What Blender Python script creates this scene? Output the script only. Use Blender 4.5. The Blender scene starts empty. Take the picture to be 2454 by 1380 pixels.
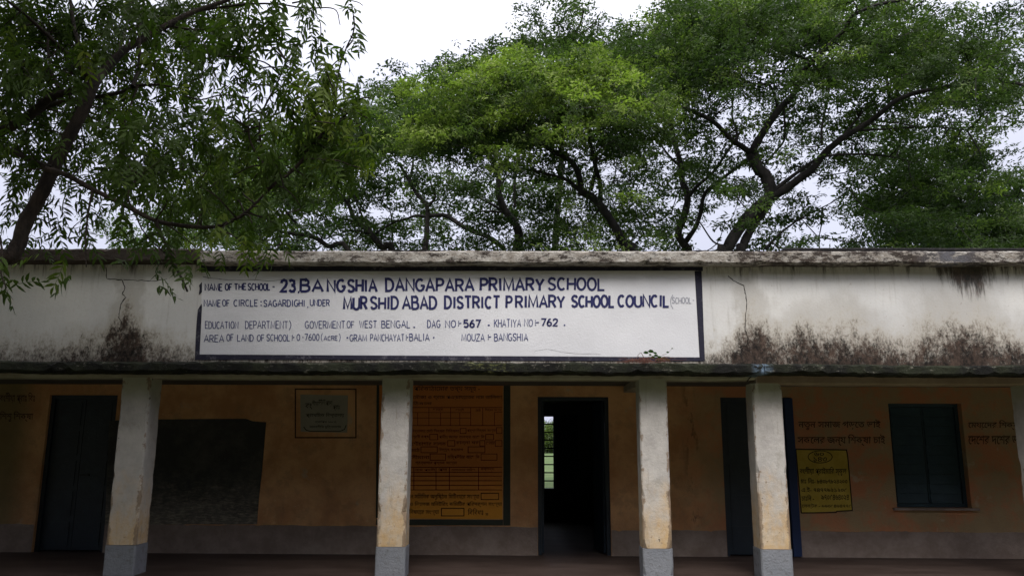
import bpy, bmesh, math, random
import numpy as np
from mathutils import Matrix, Vector
R = math.radians
rnd = random.Random(7)
nr = np.random.default_rng(11)
sc = bpy.context.scene
C = sc.collection

# ------------------------------------------------------------------ camera, world, sun, exposure
F_PX, PITCH, YAW, ROLL, CAM_Z = 1889.0, 11.2, 0.9, 0.26, 1.62
cam = bpy.data.cameras.new('camera'); cam.sensor_width = 36.0
cam.lens = 36.0 * F_PX / 2454.0
cam.clip_start = 0.05; cam.clip_end = 2000
cob = bpy.data.objects.new('camera', cam); C.objects.link(cob)
RM = Matrix.Rotation(R(YAW), 3, 'Z') @ Matrix.Rotation(R(90 + PITCH), 3, 'X') @ Matrix.Rotation(R(ROLL), 3, 'Z')
cob.matrix_world = Matrix.Translation((0, 0, CAM_Z)) @ RM.to_4x4()
sc.camera = cob
RN = np.array(RM)
def at(px, py, Y):
    """point of the plane y = Y that the photograph shows at (px, py)"""
    d = RN @ np.array([(px - 1227) / F_PX, (690 - py) / F_PX, -1.0])
    t = Y / d[1]
    return (d[0] * t, Y, CAM_Z + d[2] * t)
def atn(px, py, Y):
    px = np.asarray(px, float); py = np.asarray(py, float); Y = np.asarray(Y, float)
    d = np.stack([(px - 1227) / F_PX, (690 - py) / F_PX, -np.ones_like(px)], -1) @ RN.T
    return d * (Y / d[..., 1])[..., None] + np.array([0, 0, CAM_Z])
def X(px, Y, py=760): return at(px, py, Y)[0]
def Z(py, Y, px=1227): return at(px, py, Y)[2]

SUN_EL, SUN_AZ = 54.0, 180.0      # azimuth clockwise from +Y (behind the camera, to the right)
w = bpy.data.worlds.new('World'); sc.world = w; w.use_nodes = True
wt = w.node_tree; wt.nodes.clear()
wo = wt.nodes.new('ShaderNodeOutputWorld'); bg = wt.nodes.new('ShaderNodeBackground')
sky = wt.nodes.new('ShaderNodeTexSky'); sky.sky_type = 'NISHITA'; sky.sun_disc = False
sky.sun_elevation = R(SUN_EL); sky.sun_rotation = R(SUN_AZ); sky.dust_density = 4
tc = wt.nodes.new('ShaderNodeTexCoord'); sx = wt.nodes.new('ShaderNodeSeparateXYZ')
wt.links.new(tc.outputs['Generated'], sx.inputs[0])
ramp = wt.nodes.new('ShaderNodeValToRGB')          # overcast deck: about three times as bright overhead as at the horizon
ramp.color_ramp.elements[0].position = 0.0; ramp.color_ramp.elements[0].color = (0.40, 0.41, 0.52, 1)
ramp.color_ramp.elements[1].position = 1.0; ramp.color_ramp.elements[1].color = (1.55, 1.56, 1.6, 1)
e = ramp.color_ramp.elements.new(0.30); e.color = (0.455, 0.465, 0.555, 1)
e = ramp.color_ramp.elements.new(0.42); e.color = (0.50, 0.51, 0.61, 1)
e = ramp.color_ramp.elements.new(0.52); e.color = (0.68, 0.68, 0.75, 1)
wt.links.new(sx.outputs['Z'], ramp.inputs['Fac'])
cn = wt.nodes.new('ShaderNodeTexNoise'); cn.inputs['Scale'].default_value = 1.9; cn.inputs['Detail'].default_value = 3
wt.links.new(tc.outputs['Generated'], cn.inputs['Vector'])
cm = wt.nodes.new('ShaderNodeMapRange'); cm.inputs['From Min'].default_value = .3; cm.inputs['From Max'].default_value = .7
cm.inputs['To Min'].default_value = 8.2; cm.inputs['To Max'].default_value = 11.0
wt.links.new(cn.outputs['Fac'], cm.inputs['Value'])
vm = wt.nodes.new('ShaderNodeVectorMath'); vm.operation = 'SCALE'
wt.links.new(ramp.outputs['Color'], vm.inputs[0]); wt.links.new(cm.outputs['Result'], vm.inputs['Scale'])
mx = wt.nodes.new('ShaderNodeMixRGB'); mx.inputs['Fac'].default_value = .92
wt.links.new(sky.outputs['Color'], mx.inputs['Color1']); wt.links.new(vm.outputs['Vector'], mx.inputs['Color2'])
wt.links.new(mx.outputs['Color'], bg.inputs['Color']); bg.inputs['Strength'].default_value = 0.1
wt.links.new(bg.outputs['Background'], wo.inputs['Surface'])

sl = bpy.data.lights.new('sun', 'SUN'); sl.energy = 1.5; sl.angle = R(28); sl.color = (1.0, 0.97, 0.93)
so = bpy.data.objects.new('sun', sl); C.objects.link(so)
sd = Vector((math.sin(R(SUN_AZ)) * math.cos(R(SUN_EL)), math.cos(R(SUN_AZ)) * math.cos(R(SUN_EL)), math.sin(R(SUN_EL))))
so.rotation_euler = sd.to_track_quat('Z', 'Y').to_euler(); so.location = (4, -6, 30)
sc.view_settings.view_transform = 'Standard'; sc.view_settings.look = 'None'
sc.view_settings.gamma = 1.0; sc.view_settings.use_curve_mapping = False
sc.view_settings.exposure = 0.93
sc.cycles.max_bounces = 6; sc.cycles.diffuse_bounces = 4; sc.cycles.transmission_bounces = 4
sc.cycles.glossy_bounces = 2; sc.cycles.transparent_max_bounces = 4
sc.cycles.use_denoising = True

# ------------------------------------------------------------------ material language
class E:
    nt = None
    def __init__(s, sock): s.s = sock
    @staticmethod
    def m(op, a, b=None, c=None, clamp=False):
        n = E.nt.nodes.new('ShaderNodeMath'); n.operation = op; n.use_clamp = clamp
        for i, v in enumerate((a, b, c)):
            if v is None: continue
            if isinstance(v, E): E.nt.links.new(v.s, n.inputs[i])
            else: n.inputs[i].default_value = v
        return E(n.outputs[0])
    def __add__(a, b): return E.m('ADD', a, b)
    __radd__ = __add__
    def __mul__(a, b): return E.m('MULTIPLY', a, b)
    __rmul__ = __mul__
    def __sub__(a, b): return E.m('SUBTRACT', a, b)
    def __rsub__(a, b): return E.m('SUBTRACT', b, a)
    def __truediv__(a, b): return E.m('DIVIDE', a, b)
def sat(a): return E.m('ADD', a, 0.0, clamp=True)
def ss(a, lo, hi):                                   # smooth step of a between lo and hi
    n = E.nt.nodes.new('ShaderNodeMapRange'); n.interpolation_type = 'SMOOTHSTEP'
    n.inputs['From Min'].default_value = lo; n.inputs['From Max'].default_value = hi
    E.nt.links.new(a.s, n.inputs['Value']); return E(n.outputs['Result'])
def bump1(x, c, r):                                  # 1 at c, falling to 0 at a distance r
    return sat(1.0 - E.m('ABSOLUTE', x - c) / r)
def gb(x, c, r):                                     # soft hump
    return ss(bump1(x, c, r), 0.0, 1.0)
def mixc(f, a, b):
    n = E.nt.nodes.new('ShaderNodeMixRGB')
    if isinstance(f, E): E.nt.links.new(f.s, n.inputs['Fac'])
    else: n.inputs['Fac'].default_value = f
    for k, v in (('Color1', a), ('Color2', b)):
        if isinstance(v, E): E.nt.links.new(v.s, n.inputs[k])
        else: n.inputs[k].default_value = (*v, 1)
    return E(n.outputs['Color'])
class Co:                                            # world-fixed coordinates of a surface (all meshes sit at the origin)
    def __init__(s, kind='Object'):
        t = E.nt.nodes.new('ShaderNodeTexCoord'); s.v = t.outputs[kind]
        p = E.nt.nodes.new('ShaderNodeSeparateXYZ'); E.nt.links.new(s.v, p.inputs[0])
        s.x, s.y, s.z = E(p.outputs[0]), E(p.outputs[1]), E(p.outputs[2])
    def noise(s, scale, detail=4, rough=.6, sx=1, sy=1, sz=1, off=0):
        mp = E.nt.nodes.new('ShaderNodeMapping'); E.nt.links.new(s.v, mp.inputs['Vector'])
        mp.inputs['Scale'].default_value = (sx, sy, sz); mp.inputs['Location'].default_value = (off, off * 1.7, off * .6)
        n = E.nt.nodes.new('ShaderNodeTexNoise'); n.inputs['Scale'].default_value = scale
        n.inputs['Detail'].default_value = detail; n.inputs['Roughness'].default_value = rough
        E.nt.links.new(mp.outputs[0], n.inputs['Vector']); return E(n.outputs['Fac'])
def material(name, fn, rough=.9, bump=0.0, bscale=40.0, spec=.25):
    m = bpy.data.materials.new(name); m.use_nodes = True; nt = m.node_tree; E.nt = nt
    b = nt.nodes['Principled BSDF']; b.inputs['Roughness'].default_value = rough
    b.inputs['Specular IOR Level'].default_value = spec
    c = fn(Co())
    if isinstance(c, E): nt.links.new(c.s, b.inputs['Base Color'])
    else: b.inputs['Base Color'].default_value = (*c, 1)
    if bump:
        bn = nt.nodes.new('ShaderNodeBump'); bn.inputs['Strength'].default_value = bump
        bn.inputs['Distance'].default_value = .02
        h = Co().noise(bscale, 6, .7); nt.links.new(h.s, bn.inputs['Height'])
        nt.links.new(bn.outputs[0], b.inputs['Normal'])
    return m

# planes of the building (metres from the camera plane) and heights read off the photograph
Y_COP, Y_SIGN, Y_LEDGE, Y_PIL, Y_WALL, Y_ROOM = 8.95, 9.14, 8.80, 9.15, 11.0, 16.0
Z_COPT, Z_COPB = Z(601, Y_COP), Z(630.5, Y_COP)
Z_LT, Z_LB = Z(868, Y_LEDGE), Z(893, Y_LEDGE)
Z_BEAM, Z_BEAMR = Z(908.5, Y_PIL), Z(918, Y_PIL)
Z_FL = CAM_Z - 1.45
Z_PB = Z(1311, Y_PIL)
Z_DADO = Z(1262, Y_WALL)
X_JOIN = X(1820, 9.0, 890)
X_L, X_R = -11.5, 12.5
X_SEC = X(474, 9.0, 700)

def m_white(c):
    h = c.z - Z_LT
    hi = ss(c.x, X(1690, 9.14), X(1830, 9.14))
    wx = c.x + (c.noise(4, 4, .7, 1, 1, .5, 31) - .5) * .55
    prof = 0.17 + 0.13 * hi + 0.30 * gb(wx, X(305, 9.14), .34) + .10 * gb(wx, X(300, 9.14), 1.0) \
        + .26 * gb(wx, X(1800, 9.14), .30) + .18 * gb(wx, X(2300, 9.14), .8) + .14 * gb(wx, X(1980, 9.14), .9)
    lowf = c.noise(2.2, 2, .5); fine = c.noise(9, 8, .8, 1.2, 1, .8); grain = c.noise(45, 4, .7, 1, 1, .6, 3)
    t = (prof * (0.30 + 1.4 * lowf) - h) / .13 + (fine - .5) * 7.5 + (grain - .5) * 4.0
    st = ss(t, -.9, 1.9)
    top = Z_COPB - .02 - c.z
    drip = c.noise(7, 6, .8, 1.6, 1, .16, 9)
    td = (.30 * gb(wx, X(2325, 9.14), .55) + .10 * gb(c.x, X(2500, 9.14), .6) + .03 + .05 * bump1(c.x, X(1790, 9.14), .12) + .06 * bump1(c.x, X(1905, 9.14), .06)
          + .05 * bump1(c.x, X(300, 9.14), .3)) - top
    st2 = ss(td / .11 + (drip - .5) * 8.0, -.2, 2.0)
    base_soft = ss(prof * (.6 + 1.4 * lowf) * 2.0 - h + (fine - .5) * .35, .0, .5)
    specks = ss(c.noise(16, 3, .6, 1, 1, 1, 5), .69, .74) * ss(c.x, X(1690, 9.14), X(1800, 9.14))
    base = mixc(ss(c.noise(1.3, 3, .5, off=4), .35, .7), (.60, .59, .58), (.70, .685, .66))
    base = mixc(ss(c.noise(30, 5, .7), .45, .8) * .35, base, (.50, .46, .42))
    base = mixc(specks * .65, base, (.36, .29, .25))
    run = ss(c.noise(13, 6, .75, 1.2, 1, .09, 23), .52, .70) * ss(c.noise(1.1, 3, .6, off=27), .40, .62)
    base = mixc(run * .42, base, (.26, .23, .19))
    base = mixc(base_soft * .42, base, (.30, .27, .23))
    warm = ss(t, -2.0, .6)
    base = mixc(warm * .5, base, (.48, .42, .33))
    brown = mixc(ss(c.noise(14, 7, .8, 1, 1, .7, 7), .35, .68), (.008, .007, .006), (.085, .056, .042))
    hol = ss(c.noise(20, 7, .8, 1, 1, .8, 41), .48, .66) * (1.0 - ss(t, 1.0, 3.4))
    return mixc(sat(st * (1.0 - hol * .55) + st2 * .92), base, brown)
M = {}
M['white_plaster'] = material('white_plaster', m_white, .92, .18, 35)
def m_panel(c):
    b = mixc(ss(c.noise(1.1, 4, .6), .3, .75), (.63, .625, .65), (.72, .715, .74))
    b = mixc(ss(c.noise(24, 5, .7, 1, 1, .8), .66, .76) * .45, b, (.42, .39, .38))
    crack = ss(c.z + (c.noise(3, 5, .6) - .5) * .12, Z(700, 9.14), Z(640, 9.14))  # no crack here: tone turns greyer towards the panel's top
    return mixc(crack * .12, b, (.45, .43, .38))
M['panel_paint'] = material('panel_paint', m_panel, .8, .25, 50)
M['navy_border'] = material('navy_border', lambda c: mixc(ss(c.noise(10, 6, .75), .52, .75) * .75, (.022, .021, .038), (.20, .19, .21)), .8, .3)
M['navy_ink'] = material('navy_ink', lambda c: mixc(ss(c.noise(30, 4, .6), .5, .8) * .5, (.020, .022, .095), (.05, .06, .16)), .7)
M['thin_ink'] = material('thin_ink', lambda c: mixc(ss(c.noise(40, 4, .6), .45, .75) * .8, (.030, .040, .15), (.08, .10, .24)), .7)
M['faint_ink'] = material('faint_ink', lambda c: mixc(c.noise(40, 4, .6), (.16, .17, .22), (.38, .38, .42)), .7)
def m_coping(c):
    n1 = c.noise(8, 8, .8, .6, 1, 1.3); n2 = c.noise(22, 6, .75, .5, 1, 1.2, 4)
    b = mixc(ss(n2, .35, .7), (.22, .19, .16), (.62, .59, .55))
    left = ss(c.x, X_SEC - .02, X_SEC + .02); right = ss(c.x, X(1700, 9), X(1850, 9))
    t = n1 * 1.2 + n2 * .8 + (1.0 - left) * .35 + right * .09
    b = mixc(ss(t, .98, 1.13) * .95, b, mixc(c.noise(9, 3, .5, off=2), (.012, .010, .008), (.050, .031, .023)))
    return mixc(bump1(c.x, X(2290, 9), .45) * ss(n1, .4, .6) * .5, b, (.20, .21, .25))
M['coping'] = material('coping', m_coping, .95, .8, 40)
def m_ledge(c):
    n1 = c.noise(6, 8, .8, .8, 1, 1.5); n2 = c.noise(25, 6, .8, .6, 1, 1.6, 8)
    b = mixc(ss(c.noise(3, 4, .6), .4, .65), (.008, .008, .007), (.022, .025, .014))
    b = mixc(ss(n1 + n2 * .8, .99, 1.10) * .8, b, (.17, .16, .13))
    b = mixc(bump1(c.x, X(1170, 9, 880), .35) * ss(n2, .5, .65), b, (.18, .19, .06))
    return mixc(bump1(c.x, X(1815, 9, 880), .13) * ss(n1, .42, .5) * .8, b, (.17, .24, .33))
M['ledge'] = material('ledge', m_ledge, .95, .9, 35)
M['black_moss'] = material('black_moss', lambda c: mixc(ss(c.noise(14, 5, .7), .5, .8), (.010, .009, .010), (.06, .05, .045)), .95, .8)
def m_beam(c):
    right = ss(c.x, X_JOIN - .02, X_JOIN + .02)
    a = mixc(ss(c.noise(3, 5, .6), .3, .7), (.27, .25, .19), (.40, .38, .31))
    b = mixc(ss(c.noise(3, 5, .6, off=3), .3, .7), (.24, .18, .13), (.34, .27, .20))
    return mixc(right, a, b)
M['beam'] = material('beam', m_beam, .9, .4)
def m_pillar(c):
    h = c.z - Z_PB
    n = c.noise(3.5, 6, .7, 1.5, 1.5, .8); f = c.noise(28, 6, .75)
    b = mixc(ss(c.noise(5, 6, .65), .3, .7), (.38, .355, .335), (.50, .47, .44))
    oc = ss((.50 - h) / .5 + (n - .5) * 4.0, -.8, 1.2)
    b = mixc(oc * .85, b, mixc(ss(c.noise(9, 4, .6, off=3), .35, .65), (.52, .33, .14), (.55, .42, .28)))
    b = mixc(ss(c.z + (n - .5) * .2, Z(985, 9.15), Z(915, 9.15)) * .55, b, (.33, .36, .23))
    ea = E.nt.nodes.new('ShaderNodeAttribute'); ea.attribute_name = 'edge'; ed = E(ea.outputs['Fac'])
    wear = ss(ed * (.35 + oc * .35) + (c.noise(9, 6, .75, 1, 1, .6, 15) - .5) * 2.2, .36, .52)
    b = mixc(wear * .85, b, mixc(c.noise(30, 3, .6), (.13, .085, .055), (.30, .22, .15)))
    drip = ss(c.noise(14, 5, .7, 1, 1, .12, 19), .56, .70)
    b = mixc(drip * .42, b, (.24, .20, .16))
    b = mixc(ss(c.noise(6, 5, .75, off=44), .56, .68) * .4, b, (.30, .27, .22))
    pk = ss(f + oc * .07, .66, .72)
    b = mixc(pk * .75, b, (.22, .15, .10))
    return mixc(ss(c.noise(11, 2, .5, off=12), .73, .75) * .8, b, (.10, .08, .06))
M['pillar_paint'] = material('pillar_paint', m_pillar, .85, .4, 22)
M['grey_dado_paint'] = material('grey_dado_paint', lambda c: mixc(ss(c.noise(14, 7, .75), .5, .7) * .8,
    mixc(c.noise(4, 3, .6), (.16, .17, .195), (.25, .25, .275)), (.10, .095, .09)), .85, .6)
def m_wall(c):
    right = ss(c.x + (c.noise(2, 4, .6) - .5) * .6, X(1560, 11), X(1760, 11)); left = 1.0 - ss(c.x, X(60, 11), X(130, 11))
    n = c.noise(1.6, 6, .65); f = c.noise(18, 7, .75)
    b = mixc(ss(n, .36, .64), (.50, .25, .11), (.68, .39, .19))
    b = mixc(ss(c.noise(4.5, 6, .75, off=51), .50, .66) * .45, b, (.34, .21, .11))
    b = mixc(ss(c.noise(7, 5, .75, 1, 1, 1, 61), .62, .70) * .5, b, (.72, .52, .30))
    b = mixc(right * .88, b, mixc(ss(c.noise(2.1, 6, .7, off=6), .42, .6), (.42, .18, .09), (.30, .23, .13)))
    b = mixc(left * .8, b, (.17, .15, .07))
    b = mixc(ss(f, .6, .72) * .45, b, (.26, .20, .14))
    dirt_shade = ss((c.noise(3.2, 7, .72, 1, 1, .8, 14) - .5) * 3.2 + (Z(1150, 11) - c.z) / 1.2 + ss(c.z, Z(985, 11), Z(900, 11)) * .8, -.1, 1.7)  # patchy dirt, plus the veranda's shade painted in near the wall top
    b = mixc(dirt_shade * .55, b, (.20, .13, .075))
    streak = ss(c.noise(10, 5, .7, 1, 1, .10, 33), .58, .72); b = mixc(streak * .3, b, (.22, .15, .09))
    stain = bump1(c.x, X(1660, 11, 1100), .13) * ss(c.noise(6, 5, .7, 1, 1, .4, 2), .5, .62)
    b = mixc(stain * .85, b, (.05, .035, .025))
    pale = ss(c.noise(2.6, 5, .6, off=21), .64, .70)
    return mixc(pale * .5, b, (.45, .40, .30))
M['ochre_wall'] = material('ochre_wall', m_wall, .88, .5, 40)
M['brown_dado'] = material('brown_dado', lambda c: mixc(ss(c.noise(3, 7, .7), .35, .7),
    (.20, .15, .125), (.29, .235, .205)), .85, .5, 40)
def m_bb(c):
    h = c.z - Z(1140, 11)
    er = ss((c.noise(7, 8, .85, .8, 1, 1.2) - .5) * 4.0 - h / .5, -.1, 1.6)
    ragged = ss(c.noise(40, 4, .7, .3, 1, 1.2, 4), .45, .6)
    return mixc(er * (ragged * .55 + .35) * .85, mixc(ss(c.noise(3, 6, .7, off=5), .4, .7), (.045, .045, .043), (.085, .083, .075)), mixc(c.noise(7, 4, .6), (.22, .20, .155), (.42, .36, .27)))
M['blackboard_paint'] = material('blackboard_paint', m_bb, .8, .5, 50)
M['sign_grey'] = material('sign_grey', lambda c: mixc(c.noise(6, 4, .6), (.26, .25, .20), (.36, .34, .28)), .8)
M['orange_board'] = material('orange_board', lambda c: mixc(ss(c.z + (c.noise(3, 5, .6) - .5) * .25, Z(1230, 11), Z(1120, 11)),
    (.66, .29, .035), (.54, .19, .045)), .75, .3)
M['green_border'] = material('green_border', lambda c: mixc(c.noise(8, 4, .6), (.028, .034, .026), (.05, .056, .042)), .8)
M['red_ink'] = material('red_ink', lambda c: (.13, .022, .012), .8)
M['black_ink'] = material('black_ink', lambda c: (.018, .014, .010), .8)
M['faded_ink'] = material('faded_ink', lambda c: mixc(ss(c.noise(20, 4, .6), .4, .7), (.035, .016, .012), (.085, .040, .028)), .8)
M['yellow_notice'] = material('yellow_notice', lambda c: mixc(ss(c.noise(5, 5, .6), .3, .7), (.36, .26, .035), (.46, .34, .06)), .8)
M['blue_door'] = material('blue_door', lambda c: mixc(ss(c.noise(5, 6, .7), .4, .75), (.010, .019, .032), (.018, .030, .045)), .45, .2, 30, .5)
M['blue_shutter'] = material('blue_shutter', lambda c: mixc(ss(c.noise(6, 6, .7), .4, .75), (.018, .042, .060), (.030, .062, .080)), .5, .2, 30, .4)
M['bright_blue'] = material('bright_blue', lambda c: mixc(c.noise(6, 4, .6), (.012, .024, .07), (.018, .035, .10)), .5)
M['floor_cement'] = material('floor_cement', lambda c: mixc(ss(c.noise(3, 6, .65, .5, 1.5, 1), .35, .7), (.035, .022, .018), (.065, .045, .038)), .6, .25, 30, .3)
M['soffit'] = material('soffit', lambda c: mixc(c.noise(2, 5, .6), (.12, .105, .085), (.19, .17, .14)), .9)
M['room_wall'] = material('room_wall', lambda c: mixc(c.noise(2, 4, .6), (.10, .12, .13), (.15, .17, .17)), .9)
M['iron'] = material('iron', lambda c: (.03, .032, .036), .6)
M['crack'] = material('crack', lambda c: (.02, .017, .014), .95)
M['roof'] = material('roof', lambda c: mixc(c.noise(3, 5, .6), (.05, .05, .045), (.14, .13, .12)), .95)
M['bark'] = material('bark', lambda c: mixc(ss(c.noise(12, 7, .75, 1, 1, .4), .35, .7), (.013, .010, .009), (.046, .034, .026)), .95, 1.0, 30)
M['bark_far'] = material('bark_far', lambda c: mixc(ss(c.noise(4, 7, .75, 1, 1, .3), .35, .7), (.012, .011, .011), (.036, .031, .029)), .95, .8, 12)
M['dry_root'] = material('dry_root', lambda c: mixc(c.noise(60, 2, .5), (.06, .026, .022), (.16, .07, .05)), .9)
M['yard'] = material('yard', lambda c: mixc(ss(c.noise(.8, 8, .7), .4, .65), (.10, .082, .058), (.06, .072, .03)), .95, .6, 12)
M['field'] = material('field', lambda c: mixc(ss(c.noise(.3, 8, .7), .4, .65), (.06, .10, .03), (.10, .14, .05)), .95, .6, 6)

def leaf_material(name, dark, mid, light, trans=.38, rough=.5):
    m = bpy.data.materials.new(name); m.use_nodes = True; nt = m.node_tree; E.nt = nt
    b = nt.nodes['Principled BSDF']; out = nt.nodes['Material Output']
    a = nt.nodes.new('ShaderNodeAttribute'); a.attribute_name = 'tint'
    r = nt.nodes.new('ShaderNodeValToRGB'); r.color_ramp.elements[0].color = (*dark, 1); r.color_ramp.elements[1].color = (*light, 1)
    k = r.color_ramp.elements.new(.5); k.color = (*mid, 1)
    nt.links.new(a.outputs['Fac'], r.inputs['Fac']); nt.links.new(r.outputs['Color'], b.inputs['Base Color'])
    b.inputs['Roughness'].default_value = rough; b.inputs['Specular IOR Level'].default_value = .06
    t = nt.nodes.new('ShaderNodeBsdfTranslucent')
    g = nt.nodes.new('ShaderNodeMixRGB'); g.blend_type = 'MULTIPLY'; g.inputs['Fac'].default_value = 1
    nt.links.new(r.outputs['Color'], g.inputs['Color1']); g.inputs['Color2'].default_value = (1.15, 1.5, .5, 1)
    nt.links.new(g.outputs['Color'], t.inputs['Color'])
    mxs = nt.nodes.new('ShaderNodeMixShader'); mxs.inputs['Fac'].default_value = trans
    nt.links.new(b.outputs[0], mxs.inputs[1]); nt.links.new(t.outputs[0], mxs.inputs[2]); nt.links.new(mxs.outputs[0], out.inputs['Surface'])
    return m
M['neem_leaf'] = leaf_material('neem_leaf', (.020, .033, .010), (.052, .080, .020), (.18, .22, .035), .36, .5)
M['rain_leaf'] = leaf_material('rain_leaf', (.022, .037, .017), (.060, .087, .036), (.25, .31, .08), .36)
M['weed_leaf'] = leaf_material('weed_leaf', (.04, .09, .03), (.07, .13, .05), (.12, .2, .07), .3)

# ------------------------------------------------------------------ mesh helpers
def link(name, me, mat=None, parent=None):
    o = bpy.data.objects.new(name, me); C.objects.link(o)
    if mat is not None and me is not None and not me.materials: me.materials.append(mat)
    if parent is not None: o.parent = parent
    return o
def tag(o, label=None, cat=None, group=None, kind=None):
    if label: o['label'] = label
    if cat: o['category'] = cat
    if group: o['group'] = group
    if kind: o['kind'] = kind
    return o
def empty(name, **k):
    o = bpy.data.objects.new(name, None); C.objects.link(o); return tag(o, **k)
def pyd(name, vs, fs, mat, parent=None, smooth=False):
    me = bpy.data.meshes.new(name); me.from_pydata([tuple(v) for v in vs], [], fs); me.update()
    if smooth: me.polygons.foreach_set('use_smooth', [True] * len(me.polygons))
    return link(name, me, mat, parent)
BOXF = [(0, 3, 2, 1), (4, 5, 6, 7), (0, 1, 5, 4), (1, 2, 6, 5), (2, 3, 7, 6), (3, 0, 4, 7)]
def boxv(x0, x1, y0, y1, z0, z1):
    return [(x0, y0, z0), (x1, y0, z0), (x1, y1, z0), (x0, y1, z0), (x0, y0, z1), (x1, y0, z1), (x1, y1, z1), (x0, y1, z1)]
def boxes(name, L, mat, parent=None):
    vs, fs = [], []
    for b in L:
        k = len(vs); vs += boxv(*b); fs += [tuple(i + k for i in f) for f in BOXF]
    return pyd(name, vs, fs, mat, parent)
def box(name, x0, x1, y0, y1, z0, z1, mat, parent=None): return boxes(name, [(x0, x1, y0, y1, z0, z1)], mat, parent)
def rough_bar(name, x0, x1, y0, y1, z0, z1, mat, parent=None, axis=0, seg=.07, amp=.006, seed=1, notch=0.0, worn=False):
    """a bar with hand-plastered edges: cut along its axis, corners worn"""
    rr = random.Random(seed); a = [x0, y0, z0]; b = [x1, y1, z1]
    n = max(2, int((b[axis] - a[axis]) / seg)); o1, o2 = [i for i in range(3) if i != axis]
    vs, fs = [], []
    ring = 16 if worn else 8; ev = []
    low = [rr.uniform(-1, 1) for _ in range(n // 8 + 3)]
    for i in range(n + 1):
        t = i / n; lf = low[int(t * (n // 8 + 1))] * (1 - (t * (n // 8 + 1)) % 1) + low[int(t * (n // 8 + 1)) + 1] * ((t * (n // 8 + 1)) % 1)
        ch = .012 + rr.random() * amp * 1.5 + (rr.random() < notch) * rr.uniform(.01, .03)
        P, Q, S, T = a[o1], b[o1], a[o2], b[o2]
        c8 = [(P + ch, S), (Q - ch, S), (Q, S + ch), (Q, T - ch), (Q - ch, T), (P + ch, T), (P, T - ch), (P, S + ch)]
        if worn:
            q = .045; m_ = []
            for j_ in range(8):
                (u0, v0), (u1, v1) = c8[j_], c8[(j_ + 1) % 8]; L_ = math.hypot(u1 - u0, v1 - v0)
                m_.append(((u0, v0), 1.0))
                if j_ % 2 == 0: m_ += [((u0 + (u1 - u0) * q / L_, v0 + (v1 - v0) * q / L_), 0.0), ((u1 - (u1 - u0) * q / L_, v1 - (v1 - v0) * q / L_), 0.0)]
            c8 = [a_ for a_, _ in m_]; ev += [b_ for _, b_ in m_]
        for (u, v) in c8:
            p = [0, 0, 0]; p[axis] = a[axis] + (b[axis] - a[axis]) * t
            p[o1] = u + rr.uniform(-amp, amp) * .5; p[o2] = v + rr.uniform(-amp, amp) * .5 + lf * amp
            vs.append(p)
    for i in range(n):
        for j in range(ring):
            k = (j + 1) % ring; fs.append((i * ring + j, i * ring + k, (i + 1) * ring + k, (i + 1) * ring + j))
    fs.append(tuple(range(ring))[::-1]); fs.append(tuple(n * ring + j for j in range(ring)))
    o = pyd(name, vs, fs, mat, parent)
    if worn:
        a_ = o.data.attributes.new('edge', 'FLOAT', 'POINT'); a_.data.foreach_set('value', ev)
    return o
def wall_grid(x0, x1, z0, z1, y0, y1, holes):
    xs = sorted({x0, x1, *[v for h in holes for v in h[:2]]}); zs = sorted({z0, z1, *[v for h in holes for v in h[2:]]})
    out = []
    for i in range(len(xs) - 1):
        for j in range(len(zs) - 1):
            cx, cz = (xs[i] + xs[i + 1]) / 2, (zs[j] + zs[j + 1]) / 2
            if any(h[0] < cx < h[1] and h[2] < cz < h[3] for h in holes): continue
            out.append((xs[i], xs[i + 1], y0, y1, zs[j], zs[j + 1]))
    return out
def slab_quad(name, corners, y, thick, mat, parent):
    """flat painted area: four photo corners laid on the plane y, standing `thick` proud towards the yard"""
    P = [at(px, py, y) for px, py in corners]
    f = [(p[0], y - thick, p[2]) for p in P]; b = [(p[0], y, p[2]) for p in P]; n = len(P)
    return pyd(name, f + b, [tuple(range(n))] + [(i, i + n, (i + 1) % n + n, (i + 1) % n) for i in range(n)], mat, parent)
def catmull(P, Rr, n=6):
    P = [np.array(p, float) for p in P]; out, ro = [], []
    Q = [2 * P[0] - P[1]] + P + [2 * P[-1] - P[-2]]
    for i in range(len(P) - 1):
        p0, p1, p2, p3 = Q[i:i + 4]
        for k in range(n):
            t = k / n
            out.append(.5 * ((2 * p1) + (-p0 + p2) * t + (2 * p0 - 5 * p1 + 4 * p2 - p3) * t * t + (-p0 + 3 * p1 - 3 * p2 + p3) * t ** 3))
            ro.append(Rr[i] * (1 - t) + Rr[i + 1] * t)
    out.append(P[-1]); ro.append(Rr[-1]); return out, ro
def tube_data(P, Rr, sides, vs, fs, knob=0.0, rr=None):
    k0 = len(vs); n = len(P); up = np.array([.13, .97, .21])
    for i, p in enumerate(P):
        d = P[min(i + 1, n - 1)] - P[max(i - 1, 0)]; d = d / (np.linalg.norm(d) + 1e-9)
        u = np.cross(d, up); u /= (np.linalg.norm(u) + 1e-9); v = np.cross(d, u)
        for j in range(sides):
            a = 2 * math.pi * j / sides
            q = Rr[i] * (1 + (rr.uniform(-knob, knob) if rr else 0)); vs.append(tuple(p + u * math.cos(a) * q + v * math.sin(a) * q))
    for i in range(n - 1):
        for j in range(sides):
            j2 = (j + 1) % sides; fs.append((k0 + i * sides + j, k0 + i * sides + j2, k0 + (i + 1) * sides + j2, k0 + (i + 1) * sides + j))
    fs.append(tuple(k0 + (n - 1) * sides + j for j in range(sides)))
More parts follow.
